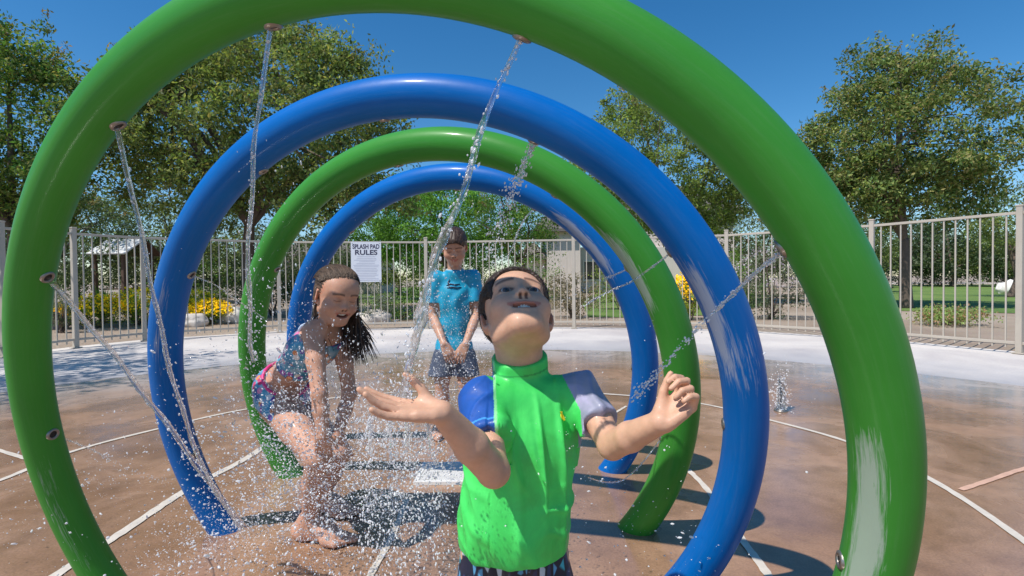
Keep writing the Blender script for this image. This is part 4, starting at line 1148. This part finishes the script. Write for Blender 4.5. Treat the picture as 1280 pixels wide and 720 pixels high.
    P = c[rg.integers(0, 5, n)]+rg.normal(0, 1, (n, 3))*(.15, .15, .13); P[:, 2] = np.abs(P[:, 2])+.01
    tag(drops('water_splash', P, rg.uniform(.002, .006, n), rg.normal(0, 1, (n, 3)), rg.uniform(1, 3.5, n), None, MATS['water']), 'glassy blobs of thrown water above the floor', 'water splash', kind='stuff')

# ------------------------------------------------------------------ fence and sign
def build_fence():
    m = MATS['fence']; H = 1.8
    root = empty('fence', (FENCE[7][0], FENCE[7][1], 0), 'tan metal picket fence curving around the splash pad', 'fence')
    for i, (x, y) in enumerate(FENCE):
        a = np.array(FENCE[max(i-1, 0)]); b = np.array(FENCE[min(i+1, len(FENCE)-1)]); t = unit(b-a)
        ax = [(t[0], t[1], 0), (-t[1], t[0], 0), (0, 0, 1)]
        mb = MB(); mb.box((x, y, (H+.04)/2), (.065, .065, H+.04), ax, .004); mb.box((x, y, H+.05), (.078, .078, .022), ax, .006)
        mb.box((x, y, .006), (.12, .12, .012), ax, .003)
        mb.build('post', m, root)
    for i in range(len(FENCE)-1):
        a = np.array(FENCE[i]); b = np.array(FENCE[i+1]); Ls = np.linalg.norm(b-a); t = (b-a)/Ls
        ax = [(t[0], t[1], 0), (-t[1], t[0], 0), (0, 0, 1)]; c = (a+b)/2
        mb = MB()
        for z in (.13, H-.04): mb.box((c[0], c[1], z), (Ls-.07, .036, .036), ax, .003)
        n = int(round(Ls/.128))
        for q in range(1, n):
            p = a+t*(Ls*q/n); mb.box((p[0], p[1], (H-.04+.07)/2+.0), (.0155, .0155, H-.04-.07+.0), ax)
        mb.build('picket_panel', m, root)
    # rules sign wired to the pickets
    a = np.array(FENCE[6]); b = np.array(FENCE[7]); t = unit(b-a); tt = at(458, 327, 1.0); 
    dr = np.array([tt[0], tt[1]]); # intersect
    M_ = np.array([[dr[0], -t[0]], [dr[1], -t[1]]]); sol = np.linalg.solve(M_, a); p = dr*sol[0]
    nrm = np.array([t[1], -t[0], 0]); X = np.array([t[0], t[1], 0]); Z = np.array([0, 0, 1])
    c = np.array([p[0], p[1], at(458, 327.5, p[1])[2]])+nrm*.034
    w_, h_ = .585, .80
    s = empty('rules_sign', (c[0], c[1], c[2]-h_/2), 'white rules notice with black heading fixed to the fence pickets', 'sign')
    mb = MB(); mb.box(c, (w_, .006, h_), [X, -nrm, Z], .0); mb.build('panel', simple('sign_white', (.68, .69, .74), .45, .05), s)
    ink = simple('sign_ink', (.035, .03, .07), .5); 
    def txt(body, size, z, wd):
        cu = bpy.data.curves.new('heading', 'FONT'); cu.body = body; cu.size = size; cu.align_x = 'CENTER'; cu.extrude = .0015; cu.offset = size*.022
        o = bpy.data.objects.new('heading', cu); COL.objects.link(o)
        me = bpy.data.meshes.new_from_object(o); bpy.data.objects.remove(o)
        co = np.array([v.co[:] for v in me.vertices]); sc = wd/(co[:, 0].max()-co[:, 0].min())
        Wd = c+nrm*.0045+np.outer(co[:, 0]*sc, X)+np.outer(co[:, 1]+z, Z)+np.outer(co[:, 2], nrm)
        org = np.array([c[0], c[1], c[2]-h_/2])
        me.vertices.foreach_set('co', (Wd-org).astype(np.float32).ravel()); me.update()
        o = bpy.data.objects.new('heading', me); COL.objects.link(o); o.parent = s; me.materials.append(ink)
    txt('SPLASH PAD', .125, .265, .52); txt('RULES', .135, .145, .43)
    mb = MB(); rg = random.Random(3); z = .105
    for i in range(15):
        l = rg.uniform(.30, .50); mb.box(c+nrm*.0042+Z*z+X*rg.uniform(-.02, .02), (l, .002, .007), [X, -nrm, Z]); z -= .031 if i % 3 else .038
    mb.build('fine_print', simple('sign_grey', (.42, .42, .50), .5), s)
    mb = MB()
    for sx in (-1, 1):
        for sz in (-1, 1): mb = MB(); mb.tube([c+X*sx*.26+Z*sz*.37+nrm*.003, c+X*sx*.26+Z*sz*.37+nrm*.008], .008, 8); mb.build('bolt', MATS['metal_dull'], s)
    

# ------------------------------------------------------------------ plants
def leaf_mat(name, rough=.5, trans=.35):
    m, nt, b, o = newmat(name)
    a = N(nt, 'ShaderNodeVertexColor', layer_name='Col')
    L(nt, a.outputs[0], b.inputs['Base Color']); b.inputs['Roughness'].default_value = rough; b.inputs['Specular IOR Level'].default_value = .12
    t = N(nt, 'ShaderNodeBsdfTranslucent'); tc = mixc(nt, 1.0, a.outputs[0], (1.5, 1.55, .7), 'MULTIPLY'); L(nt, tc, t.inputs[0])
    mx = N(nt, 'ShaderNodeMixShader'); mx.inputs[0].default_value = trans
    L(nt, b.outputs[0], mx.inputs[1]); L(nt, t.outputs[0], mx.inputs[2]); L(nt, mx.outputs[0], o.inputs[0]); return m
def leaves(P, size, cols, rng, down=.2, aspect=.45):
    """bent quads; P Nx3"""
    n = len(P); d = rng.normal(0, 1, (n, 3)); d[:, 2] -= down; d /= np.linalg.norm(d, axis=1)[:, None]
    u = rng.normal(0, 1, (n, 3)); u[:, 2] += 1.2; u -= d*(u*d).sum(1)[:, None]; u /= np.linalg.norm(u, axis=1)[:, None]; w = np.cross(d, u)
    s = size*rng.uniform(.6, 1.3, n)[:, None]
    V = np.stack([P, P+d*s*.5+w*s*aspect*.5+u*s*.08, P+d*s, P+d*s*.5-w*s*aspect*.5+u*s*.08], 1).reshape(-1, 3)
    Fc = np.arange(4*n).reshape(n, 4)
    return V, Fc, np.repeat(cols, 4, 0)
def leafcols(rng, n, pal, cl=None):
    pal = np.array(pal); i = rng.integers(0, len(pal), n); c = pal[i]*rng.uniform(1.0, 2.1, (n, 1))
    if cl is not None: c = c*cl[:, None]
    return c
def crown(rng, c, R, nclump, per, cr, pal, size, lumps=7, down=.2, flat=1.0, hollow=.45, tips=.05):
    """leaf clusters through an uneven crown; returns verts, faces, cols, cluster centres"""
    c = np.asarray(c, float); R = np.asarray(R, float)
    ld = rng.normal(0, 1, (lumps, 3)); ld /= np.linalg.norm(ld, axis=1)[:, None]; la = rng.uniform(-.28, .34, lumps)
    K = []
    while len(K) < nclump:
        d = rng.normal(0, 1, 3); d /= np.linalg.norm(d)
        f = 1+sum(a*max(0, d@l)**4 for a, l in zip(la, ld)); r = (hollow+(1-hollow)*rng.random()**.6)*f*(1.0 if rng.random() < .8 else 1.13)
        if d[2] < -.35: r *= .85
        K.append(d*r)
    K = np.array(K); KC = c+K*R
    n = nclump*per
    sz = rng.uniform(.55, 1.35, nclump)
    off = rng.normal(0, 1, (n, 3)); off /= np.linalg.norm(off, axis=1)[:, None]; off *= (rng.random((n, 1))**.5)
    P = np.repeat(KC, per, 0)+off*cr*np.repeat(sz, per)[:, None]*np.array([1.15, 1.15, .8*flat])
    ki = np.repeat(rng.uniform(.72, 1.3, nclump), per)
    V, Fc, C = leaves(P, size, leafcols(rng, n, pal, ki), rng, down)
    return V, Fc, C, KC
def limbs(rng, base, top, KC, r0, nl, mat, root, nsub=26, droop=0):
    mb = MB(); base = np.asarray(base, float); top = np.asarray(top, float)
    mid = (base+top)/2+rng.normal(0, .12, 3)*np.array([1, 1, 0])
    T = spline([base, mid, top], 6); mb.tube(T, list(np.linspace(r0*1.25, r0*.75, len(T))), 12)
    tr = mb.build('trunk', mat, root)
    mb = MB(); pick = KC[rng.choice(len(KC), min(nl, len(KC)), replace=False)]
    ends = []
    for p in pick:
        q = top+(p-top)*.5+rng.normal(0, .15, 3)+np.array([0, 0, .15*np.linalg.norm(p-top)])
        c = spline([top-np.array([0, 0, .1]), q, p], 6); mb.tube(c, list(np.linspace(r0*.6, r0*.10, len(c))), 7); ends += [c[6], c[8], c[10]]
    for p in KC[rng.choice(len(KC), min(nsub, len(KC)), replace=False)]:
        e = min(ends, key=lambda a: np.linalg.norm(a-p)); m_ = (e+p)/2+rng.normal(0, .1, 3)
        c = spline([e, m_, p], 4); mb.tube(c, list(np.linspace(r0*.2, r0*.04, len(c))), 5)
    mb.build('branches', mat, root)
G1 = [(.07, .14, .03), (.10, .18, .035), (.055, .12, .03), (.14, .19, .04), (.045, .09, .025)]
G2 = [(.13, .175, .055), (.10, .15, .05), (.18, .20, .07), (.06, .10, .035), (.19, .17, .07)]
G3 = [(.13, .17, .05), (.17, .19, .06), (.10, .13, .05), (.09, .11, .05)]
YGL = [(.16, .23, .05), (.20, .26, .07)]
G4 = [(.05, .08, .035), (.04, .065, .03), (.07, .095, .045), (.09, .11, .06)]
GREY = [(.10, .12, .075), (.07, .09, .055), (.13, .145, .10), (.05, .06, .04)]
def tree(base, trunk_h, c, R, seed, label, pal, nclump, per, cr, size, r0=.14, name='tree', group='trees around the splash pad', nl=9, nsub=30, extra=None, down=.25, hollow=.45):
    rng = np.random.default_rng(seed)
    root = empty(name, (base[0], base[1], 0), label, 'tree', group)
    V, Fc, C, KC = crown(rng, c, R, nclump, per, cr, pal, size, down=down, hollow=hollow)
    if extra:
        for (ec, eR, en) in extra:
            V2, F2, C2, K2 = crown(rng, ec, eR, en, per, cr, pal, size, down=down, hollow=.1)
            Fc = np.concatenate([Fc, F2+len(V)]); V = np.concatenate([V, V2]); C = np.concatenate([C, C2]); KC = np.concatenate([KC, K2])
    # thin shoots that break the outline
    top = KC[KC[:, 2] > c[2]+R[2]*.25]
    if len(top):
        sh = top[rng.integers(0, len(top), 26)]; dirs = (sh-np.asarray(c))*np.array([1, 1, 1.2]); dirs /= np.linalg.norm(dirs, axis=1)[:, None]
        Ps = np.concatenate([s+d*np.linspace(cr*.5, cr*.5+rng.uniform(.2, .55), 26)[:, None]+rng.normal(0, .035, (26, 3)) for s, d in zip(sh, dirs)])
        V2, F2, C2 = leaves(Ps, size*.8, leafcols(rng, len(Ps), [(.17, .14, .06), (.22, .15, .08), (.10, .12, .04)]), rng)
        Fc = np.concatenate([Fc, F2+len(V)]); V = np.concatenate([V, V2]); C = np.concatenate([C, C2])
    np_mesh('crown', V, Fc, MATS['leaf'], root, smooth=False, cols=C)
    limbs(rng, (base[0], base[1], -.02), (base[0]+(c[0]-base[0])*.2, base[1], trunk_h), KC, r0, nl, MATS['bark'], root, nsub)
    return root
def shrub(x, y, R, seed, label, pal, n, size, name='shrub', cat='shrub', group='shrubs in the gravel beds', cr=None, flowers=None, mat=None):
    rng = np.random.default_rng(seed); R = np.asarray(R, float)
    root = empty(name, (x, y, 0), label, cat, group)
    V, Fc, C, KC = crown(rng, (x, y, R[2]*.95), R, max(12, n//60), 60, cr or R[0]*.28, pal, size, hollow=.35)
    V[:, 2] = np.abs(V[:, 2])
    np_mesh('foliage', V, Fc, mat or MATS['leaf'], root, smooth=False, cols=C)
    mb = MB()
    for p in KC[:10]: mb.tube(spline([(x+rng.normal(0, .04), y+rng.normal(0, .04), -.01), (np.array([x, y, 0])+p)/2+np.array([0, 0, .05]), p], 4), list(np.linspace(.016, .005, 9)), 5)
    mb.build('stems', MATS['bark'], root)
    if flowers:
        fc, fn, fs = flowers
        d = rng.normal(0, 1, (fn, 3)); d /= np.linalg.norm(d, axis=1)[:, None]; d[:, 2] = np.abs(d[:, 2]); P = np.array([x, y, R[2]*.9])+d*R*1.08+rng.normal(0, .03, (fn, 3))
        V, Fc, C = leaves(P, fs, leafcols(rng, fn, fc), rng, 0, .9); np_mesh('flowers', V, Fc, MATS['petal'], root, smooth=False, cols=C)
    return root
def plants_all():
    def G(px, Y): return at(px, 400, Y)[0]
    tree((G(1133, 15.5), 15.5), 2.1, (G(1120, 15.5), 15.6, 5.0), (2.45, 2.3, 2.6), 3, 'full round tree with orange tipped shoots on the lawn at right', G2, 520, 85, .36, .125, .15, nl=11, nsub=60, extra=[((G(1185, 15.5), 15.3, 3.2), (1.7, 1.5, 1.0), 40), ((G(1050, 15.5), 15.3, 3.3), (1.3, 1.3, 1.0), 30), ((G(1095, 15.5), 15.5, 7.5), (.8, .7, .5), 12)])
    tree((G(318, 14), 14), 2.6, (G(300, 14), 14, 5.2), (4.5, 3.0, 2.9), 5, 'tall spreading tree filling the space behind the left of the hoops', G2+G3, 760, 95, .38, .125, .17, nl=12, nsub=60, extra=[((G(440, 13), 13, 3.2), (1.9, 1.4, 1.3), 60), ((G(385, 14), 14, 7.2), (1.4, 1.2, 1.0), 26)])
    tree((G(20, 11), 11), 2.2, (G(18, 11), 11.2, 4.0), (1.75, 1.8, 2.6), 8, 'dark tree cut by the left edge of the picture', G2+G1, 380, 90, .32, .10, .13, nl=8, nsub=40, extra=[((G(45, 11), 11, 5.9), (.7, .7, .7), 16)])
    tree((-8.3, 3.0), 2.0, (-8.2, 3.2, 4.2), (2.0, 2.1, 1.8), 9, 'tree just outside the left of the picture shading the deck', G1, 90, 80, .5, .13, .12, nl=6, nsub=12)
    tree((G(860, 19), 19), 2.0, (G(850, 19), 19, 5.1), (3.4, 2.3, 3.0), 12, 'light green airy tree between the blue and green hoops at right', G3+YGL, 640, 90, .38, .13, .13, nl=9, nsub=40, hollow=.5)
    tree((G(560, 26), 26), 1.8, (G(550, 26), 26, 3.7), (4.9, 2.6, 2.3), 14, 'broad bright green tree behind the head of the standing boy', [(.10, .21, .04), (.13, .24, .05), (.08, .17, .04)], 330, 100, .55, .16, .15, nl=8, nsub=20)
    tree((G(655, 24), 24), 1.8, (G(655, 24), 24, 3.5), (2.0, 1.8, 1.8), 15, 'dark tree in front of the beige house wall', G1, 110, 90, .5, .12, .13, nl=7, nsub=16)
    tree((G(1262, 22), 22), 1.6, (G(1275, 22), 22, 3.2), (2.0, 1.5, 1.6), 17, 'low feathery tree at the right edge beyond the lawn', G3, 90, 80, .5, .12, .11, nl=6, nsub=14)
    tree((G(210, 24), 24), 1.8, (G(205, 24), 24, 3.4), (5.2, 2.5, 2.1), 18, 'greyish green desert tree behind the shelter roof', GREY+G3, 180, 90, .65, .15, .13, nl=8, nsub=20)
    tree((G(60, 20), 20), 1.8, (G(70, 20), 20, 3.0), (3.2, 2.2, 2.0), 19, 'dark desert tree low behind the front hoop leg', G4, 130, 90, .6, .14, .13, nl=8, nsub=20)
    tree((G(955, 25), 25), 1.4, (G(952, 25), 25, 2.9), (3.0, 1.6, 1.7), 21, 'low grey green tree filling the gap right of the house', GREY+G3, 150, 80, .5, .12, .11, nl=6, nsub=14)
    tree((G(1060, 30), 30), 1.4, (G(1060, 30), 30, 2.9), (3.2, 1.6, 1.9), 22, 'dim olive tree behind the right leg of the front hoop', G4+G3, 150, 80, .5, .13, .11, nl=6, nsub=14)
    # far belt of desert trees, one by one
    rng = np.random.default_rng(77)
    labs = ['dense low desert tree in the far background', 'grey green mesquite in the far background', 'pale palo verde in the far background']
    protos = []
    for q, pal in enumerate((G4, GREY+G4, G3)):
        r = np.random.default_rng(90+q)
        root = empty('desert_tree', (0, 0, 0), labs[q], 'tree', 'desert trees beyond the park')
        V, Fc, C, KC = crown(r, (0, 0, 2.0), (2.6, 2.0, 1.8), 90, 70, .55, pal, .17); np_mesh('crown', V, Fc, MATS['leaf'], root, smooth=False, cols=C)
        limbs(r, (0, 0, 0), (0, 0, 1.0), KC, .11, 6, MATS['bark'], root, 8); protos.append(root)
    k = 0; uses = [0, 0, 0]
    spots = [(-.85+.0, 27), (-.70, 30), (-.56, 33), (-.44, 30), (-.33, 36), (-.22, 34), (-.10, 40), (.04, 42), (.33, 30), (.46, 28), (.57, 26), (.66, 24), (.76, 27), (.86, 25), (.96, 24), (1.05, 26), (-1.0, 24), (-1.12, 22), (.62, 33), (.82, 34), (.93, 36), (-.62, 24), (-.36, 27)]
    wh = ['left', 'right']
    for i, (tx, Y) in enumerate(spots):
        q = i % 3; src = protos[q]
        o = src if uses[q] == 0 else src.copy()
        if uses[q]:
            COL.objects.link(o)
            for ch in src.children:
                c2 = ch.copy(); COL.objects.link(c2); c2.parent = o
        uses[q] += 1
        s = rng.uniform(.75, 1.1)
        if tx > .3: s *= 1.6; Y *= 1.7
        o.location = (tx*Y, Y, 0); o.rotation_euler = (0, 0, rng.uniform(0, 6)); o.scale = (s, s, s*rng.uniform(.8, 1.0))
        if o is not src: o['label'] = labs[q]
    yel = [(.80, .55, .01), (.72, .46, .01), (.85, .65, .05)]
    YG = [(.13, .20, .03), (.18, .24, .04), (.24, .27, .04)]
    fl = 'brittlebush clumps in the flower bed'
    for i, (px, Y, r, h) in enumerate([(122, 11.6, .62, .36), (172, 12.2, .70, .42), (225, 12.6, .5, .30), (262, 12.2, .45, .28), (90, 12.5, .4, .25), (243, 13.8, .6, .38)]):
        shrub(G(px, Y), Y, (r, r*.8, h), 30+i, ['yellow flowering clump left of the near fence post', 'largest yellow flowering clump right of the near fence post', 'yellow flowering clump beside the front blue hoop leg',
              'small yellow flowering clump by the boulders', 'small yellow flowering clump next to the grey barrel bush', 'yellow flowering clump behind the blue hoop leg'][i], YG, 2200, .05, 'flowering_bush', 'bush', fl, flowers=(yel, 900, .05))
    shrub(G(862, 12), 12, (.45, .4, .55), 41, 'yellow flowering bush seen between the back hoops at right', YG, 2200, .05, 'flowering_bush', 'bush', flowers=(yel, 1100, .055))
    shrub(G(716, 13), 13, (.78, .7, .55), 42, 'round dusty brown bush behind the fence, right of the front boy', [(.14, .12, .08), (.10, .09, .06), (.19, .16, .11)], 3500, .06)
    shrub(G(965, 12), 12, (.85, .7, .85), 43, 'tall shrub full of pale lilac white blossoms behind the fence', GREY, 4200, .06, flowers=([(.30, .26, .31), (.36, .32, .35), (.2, .16, .22)], 900, .045))
    shrub(G(1186, 10.2), 10.2, (.75, .5, .17), 44, 'low spreading green plant in gravel at the right fence', [(.16, .24, .07), (.22, .27, .10), (.26, .16, .10)], 2600, .06, 'low_plant', 'plant')
    shrub(G(500, 13), 13, (1.1, .7, .42), 45, 'dark green mounded shrub right below the rules sign', G1, 3200, .06)
    shrub(G(470, 12), 12, (.55, .5, .40), 46, 'silvery sage bush directly under the rules sign', [(.13, .15, .12), (.09, .11, .085)], 2000, .05)
    shrub(G(660, 17), 17, (1.3, .9, .75), 47, 'dark bush at the foot of the beige house wall', G1, 3000, .08)
    shrub(G(590, 18), 18, (1.2, .9, .65), 48, 'wide grey green bush behind the standing boy', GREY+G1, 3000, .08)
    shrub(G(250, 17), 17, (1.5, .9, .95), 49, 'dark rounded bush left of the front blue hoop top rail', G1+G4, 3000, .09)
    shrub(G(340, 15), 15, (1.2, .9, .85), 50, 'dark bush between the blue and green left legs', G4, 3000, .08)
    shrub(G(400, 18), 18, (1.1, .9, .7), 51, 'grey bush beside the back blue hoop left leg', GREY, 2500, .08)
    shrub(G(775, 16), 16, (.9, .8, .75), 52, 'yellow green bush behind the furthest blue hoop', G3+YG, 2600, .07)
    shrub(G(20, 13), 13, (1.2, .8, .9), 53, 'dark bush behind the front hoop left leg', G4, 2600, .08)
    shrub(G(1175, 46), 46, (6.0, 2.5, 2.3), 54, 'long dark hedge like bush across the right lawn', G4+G1, 6000, .22)
    shrub(G(1262, 40), 40, (3.2, 2.2, 2.4), 55, 'dark bush behind the white boulder', G4, 4200, .20)
    shrub(G(1085, 19), 19, (1.0, .8, .75), 56, 'grey bush left of the lawn tree trunk', GREY, 2400, .08)
    shrub(G(930, 17), 17, (1.2, .9, .9), 57, 'green bush behind the blossoming shrub', G1, 2600, .08)
    shrub(G(75, 10.4), 10.4, (.38, .36, .42), 58, 'small grey green barrel shaped bush by the left hoop leg', GREY, 1700, .045)
    # spiky green clumps
    mbm = MATS['leaf']
    for i, (px, Y, s) in enumerate([(128, 13.2, 1.0), (168, 14, .95), (265, 14.5, .8)]):
        rg = np.random.default_rng(200+i); x = G(px, Y)
        root = empty('spiky_plant', (x, Y, 0), ['spiky green desert plant left of the fence post behind yellow flowers', 'spiky green desert plant right of the fence post behind yellow flowers', 'spiky green desert plant behind the front blue hoop leg'][i], 'plant', 'spiky green plants')
        V = []; Fc = []; C = []
        for j in range(150):
            a = rg.uniform(0, 2*pi); e = rg.uniform(.15, 1.4); d = np.array([cos(a)*cos(e), sin(a)*cos(e), sin(e)]); l = s*rg.uniform(.6, .95); w = np.cross(d, (0, 0, 1.)); w = w/np.linalg.norm(w)*.016
            p0 = np.array([x, Y, .08]); p1 = p0+d*l*.55; p2 = p0+d*l-np.array([0, 0, .10*l*cos(e)]); b0 = len(V)
            V += [p0-w, p0+w, p1+w*1.3, p1-w*1.3, p2+w*.15, p2-w*.15]; Fc += [(b0, b0+1, b0+2, b0+3), (b0+3, b0+2, b0+4, b0+5)]; C += [np.array((.13, .24, .05))*rg.uniform(.6, 1.5)]*6
        np_mesh('blades', V, Fc, mbm, root, smooth=False, cols=np.array(C))
        mb = MB(); mb.tube([(x, Y, -.01), (x, Y, .14)], [.09, .05], 8); mb.build('stump', MATS['bark'], root)

def boulder(x, y, s, seed, label, col=(.62, .56, .50)):
    import bmesh
    bm = bmesh.new(); bmesh.ops.create_icosphere(bm, subdivisions=4, radius=1)
    V = np.array([v.co[:] for v in bm.verts]); Fc = np.array([[v.index for v in f.verts] for f in bm.faces]); bm.free()
    d = 1+.45*(vnoise(V*1.6+seed, seed)-.5)+.16*(vnoise(V*4+seed, seed+1)-.5)+.05*(vnoise(V*11, seed+2)-.5)
    V = V*d[:, None]*np.asarray(s)+np.array([x, y, s[2]*.5])
    o = np_mesh('boulder', V, Fc, simple('boulder_stone', col, .9, .3, 6, bumps=.5), None, origin=(x, y, 0))
    tag(o, label, 'boulder', 'landscape boulders')
def buildings():
    # picnic shelter
    x, y = at(155, 300, 21)[0], 21.0
    root = empty('picnic_shelter', (x, y, 0), 'small picnic shelter with a bright tilted roof far behind the left fence', 'shelter')
    mb = MB(); wood = simple('brown_posts', (.10, .06, .04), .7)
    for i in (-1, 1):
        for j in (-1, 1):
            mb = MB(); mb.box((x+i*.55, y+j*.8, 1.05), (.12, .12, 2.1), None, .01); mb.build('post', wood, root)
    t = radians(30); ax = [(1, 0, 0), (0, cos(t), sin(t)), (0, -sin(t), cos(t))]
    mb = MB(); mb.box((x+.1, y-.55, 2.45), (1.5, 1.3, .06), ax, .01); mb.build('roof', simple('white_roof_metal', (.75, .75, .74), .35), root)
    t = radians(-30); ax = [(1, 0, 0), (0, cos(t), sin(t)), (0, -sin(t), cos(t))]
    mb = MB(); mb.box((x+.1, y+.56, 2.45), (1.5, 1.25, .06), ax, .01); mb.build('roof', wood, root)
    mb = MB(); mb.box((x, y, .75), (1.0, 1.4, .06)); mb.box((x, y, .37), (.1, .6, .7)); mb.build('table', wood, root)
    # house behind the right hoops
    st = simple('beige_stucco', (.66, .58, .52), .9, .08, 3, bumps=.2); rf = simple('grey_brown_tiles', (.17, .145, .13), .8, .3, 12, bumps=.6)
    gl = simple('window_glass', (.03, .035, .045), .08, .1, 2, bumps=0); tr = simple('white_trim', (.7, .66, .6), .6)
    Y = 34
    def gx(px): return at(px, 300, Y)[0]
    x0, x1 = gx(640), gx(935)
    root = empty('house', ((x0+x1)/2, Y, 0), 'beige stucco house with grey tiled roofs behind the right hoops', 'house')
    def block(xa, xb, ya, yb, h, name='wall'):
        mb = MB(); mb.box(((xa+xb)/2, (ya+yb)/2, h/2), (xb-xa, yb-ya, h), None, .03); return mb.build(name, st, root)
    def hip(xa, xb, ya, yb, h0, h1, o=.5, r=.28):
        xa -= o; xb += o; ya -= o; yb += o; ym = (ya+yb)/2; w = min((xb-xa), (yb-ya))*.5
        V = [(xa, ya, h0), (xb, ya, h0), (xb, yb, h0), (xa, yb, h0), (xa+w*.9, ym, h1), (xb-w*.9, ym, h1), (xa, ya, h0-.18), (xb, ya, h0-.18), (xb, yb, h0-.18), (xa, yb, h0-.18)]
        mb = MB(); mb.add(V, [(0, 1, 5, 4), (1, 2, 5), (2, 3, 4, 5), (3, 0, 4), (0, 6, 7, 1), (1, 7, 8, 2), (2, 8, 9, 3), (3, 9, 6, 0), (6, 9, 8, 7)]); mb.build('roof', rf, root)
    block(gx(683), gx(724), Y-.6, Y+6, 4.15); block(gx(726), gx(930), Y+1, Y+8, 3.1)
    block(gx(790), gx(930), Y+1.6, Y+8, 5.6); block(gx(655), gx(682), Y+.2, Y+6, 2.4)
    hip(gx(676), gx(730), Y-.6, Y+6, 4.2, 6.4); hip(gx(726), gx(935), Y+1.6, Y+8, 5.65, 7.9); hip(gx(650), gx(684), Y, Y+6, 2.45, 3.6, .3)
    for (px, z, w_, h_) in ((742, 1.5, 1.1, 1.3), (775, 1.5, 1.1, 1.3), (840, 4.4, 1.2, 1.2), (890, 4.4, 1.2, 1.2), (905, 1.5, 1.6, 1.3)):
        x_ = gx(px); yy = Y+1-.03 if z < 3 else Y+1.6-.03
        mb = MB()
        for s in (-1, 1): mb.box((x_+s*w_/2, yy, z), (.10, .10, h_+.2), None, .01); mb.box((x_, yy, z+s*h_/2), (w_-.11, .10, .10), None, .01)
        f = mb.build('window', tr, root); mb = MB(); mb.box((x_, yy+.01, z), (w_-.1, .03, h_-.1)); mb.build('pane', gl, f)
    # house glimpsed at the left of the sign
    x_ = at(400, 320, 38)[0]; root2 = empty('house', (x_, 38, 0), 'low pale house glimpsed left of the rules sign', 'house')
    root_, root = root, root2
    mb = MB(); mb.box((x_, 40, 1.4), (9, 5, 2.8), None, .03); mb.build('wall', st, root2)
    hip(x_-4.5, x_+4.5, 37.5, 42.5, 2.8, 4.0)
    mb = MB(); mb.box((x_-1, 37.44, 1.5), (1.3, .08, 1.1)); mb.build('window', gl, root2)
    boulder(at(1263, 340, 26)[0], 26, (.62, .5, .42), 1, 'white boulder by the right edge of the lawn', (.75, .72, .66))
    boulder(at(240, 380, 11.6)[0], 11.6, (.32, .25, .20), 2, 'low grey boulder near the front blue hoop leg')
    boulder(at(292, 380, 12.5)[0], 12.5, (.30, .28, .26), 3, 'pale boulder left of the second green hoop leg', (.62, .60, .55))
    boulder(at(63, 385, 11.3)[0], 11.3, (.3, .26, .24), 4, 'dark boulder beside the grey barrel shaped bush', (.25, .20, .17))
    boulder(at(470, 385, 12.2)[0], 11.9, (.45, .3, .2), 5, 'flat boulder below the rules sign')

MATS = {}
MATS['white_plastic'] = simple('white_plastic', (.78, .76, .72), .45, .1, 20)
MATS['metal_dull'] = simple('dull_metal', (.30, .28, .25), .35, .4, 60, metal=.8)
MATS['dark'] = simple('dark_bore', (.01, .01, .01), .6)
MATS['fence'] = simple('tan_fence_paint', (.45, .395, .325), .5, .12, 5, bumps=.05)
MATS['water'] = water_mat(); MATS['drops'] = drop_mat()
MATS['leaf'] = leaf_mat('foliage'); MATS['petal'] = leaf_mat('petals', .6, .3)
MATS['bark'] = simple('bark', (.13, .095, .075), .9, .4, 14, bumps=.7)

light_and_camera()
ground_all()
nozz = build_hoops()
build_fence()
plants_all()
buildings()
boy_in_front(); girl_bending(); boy_behind()
water_all(nozz)
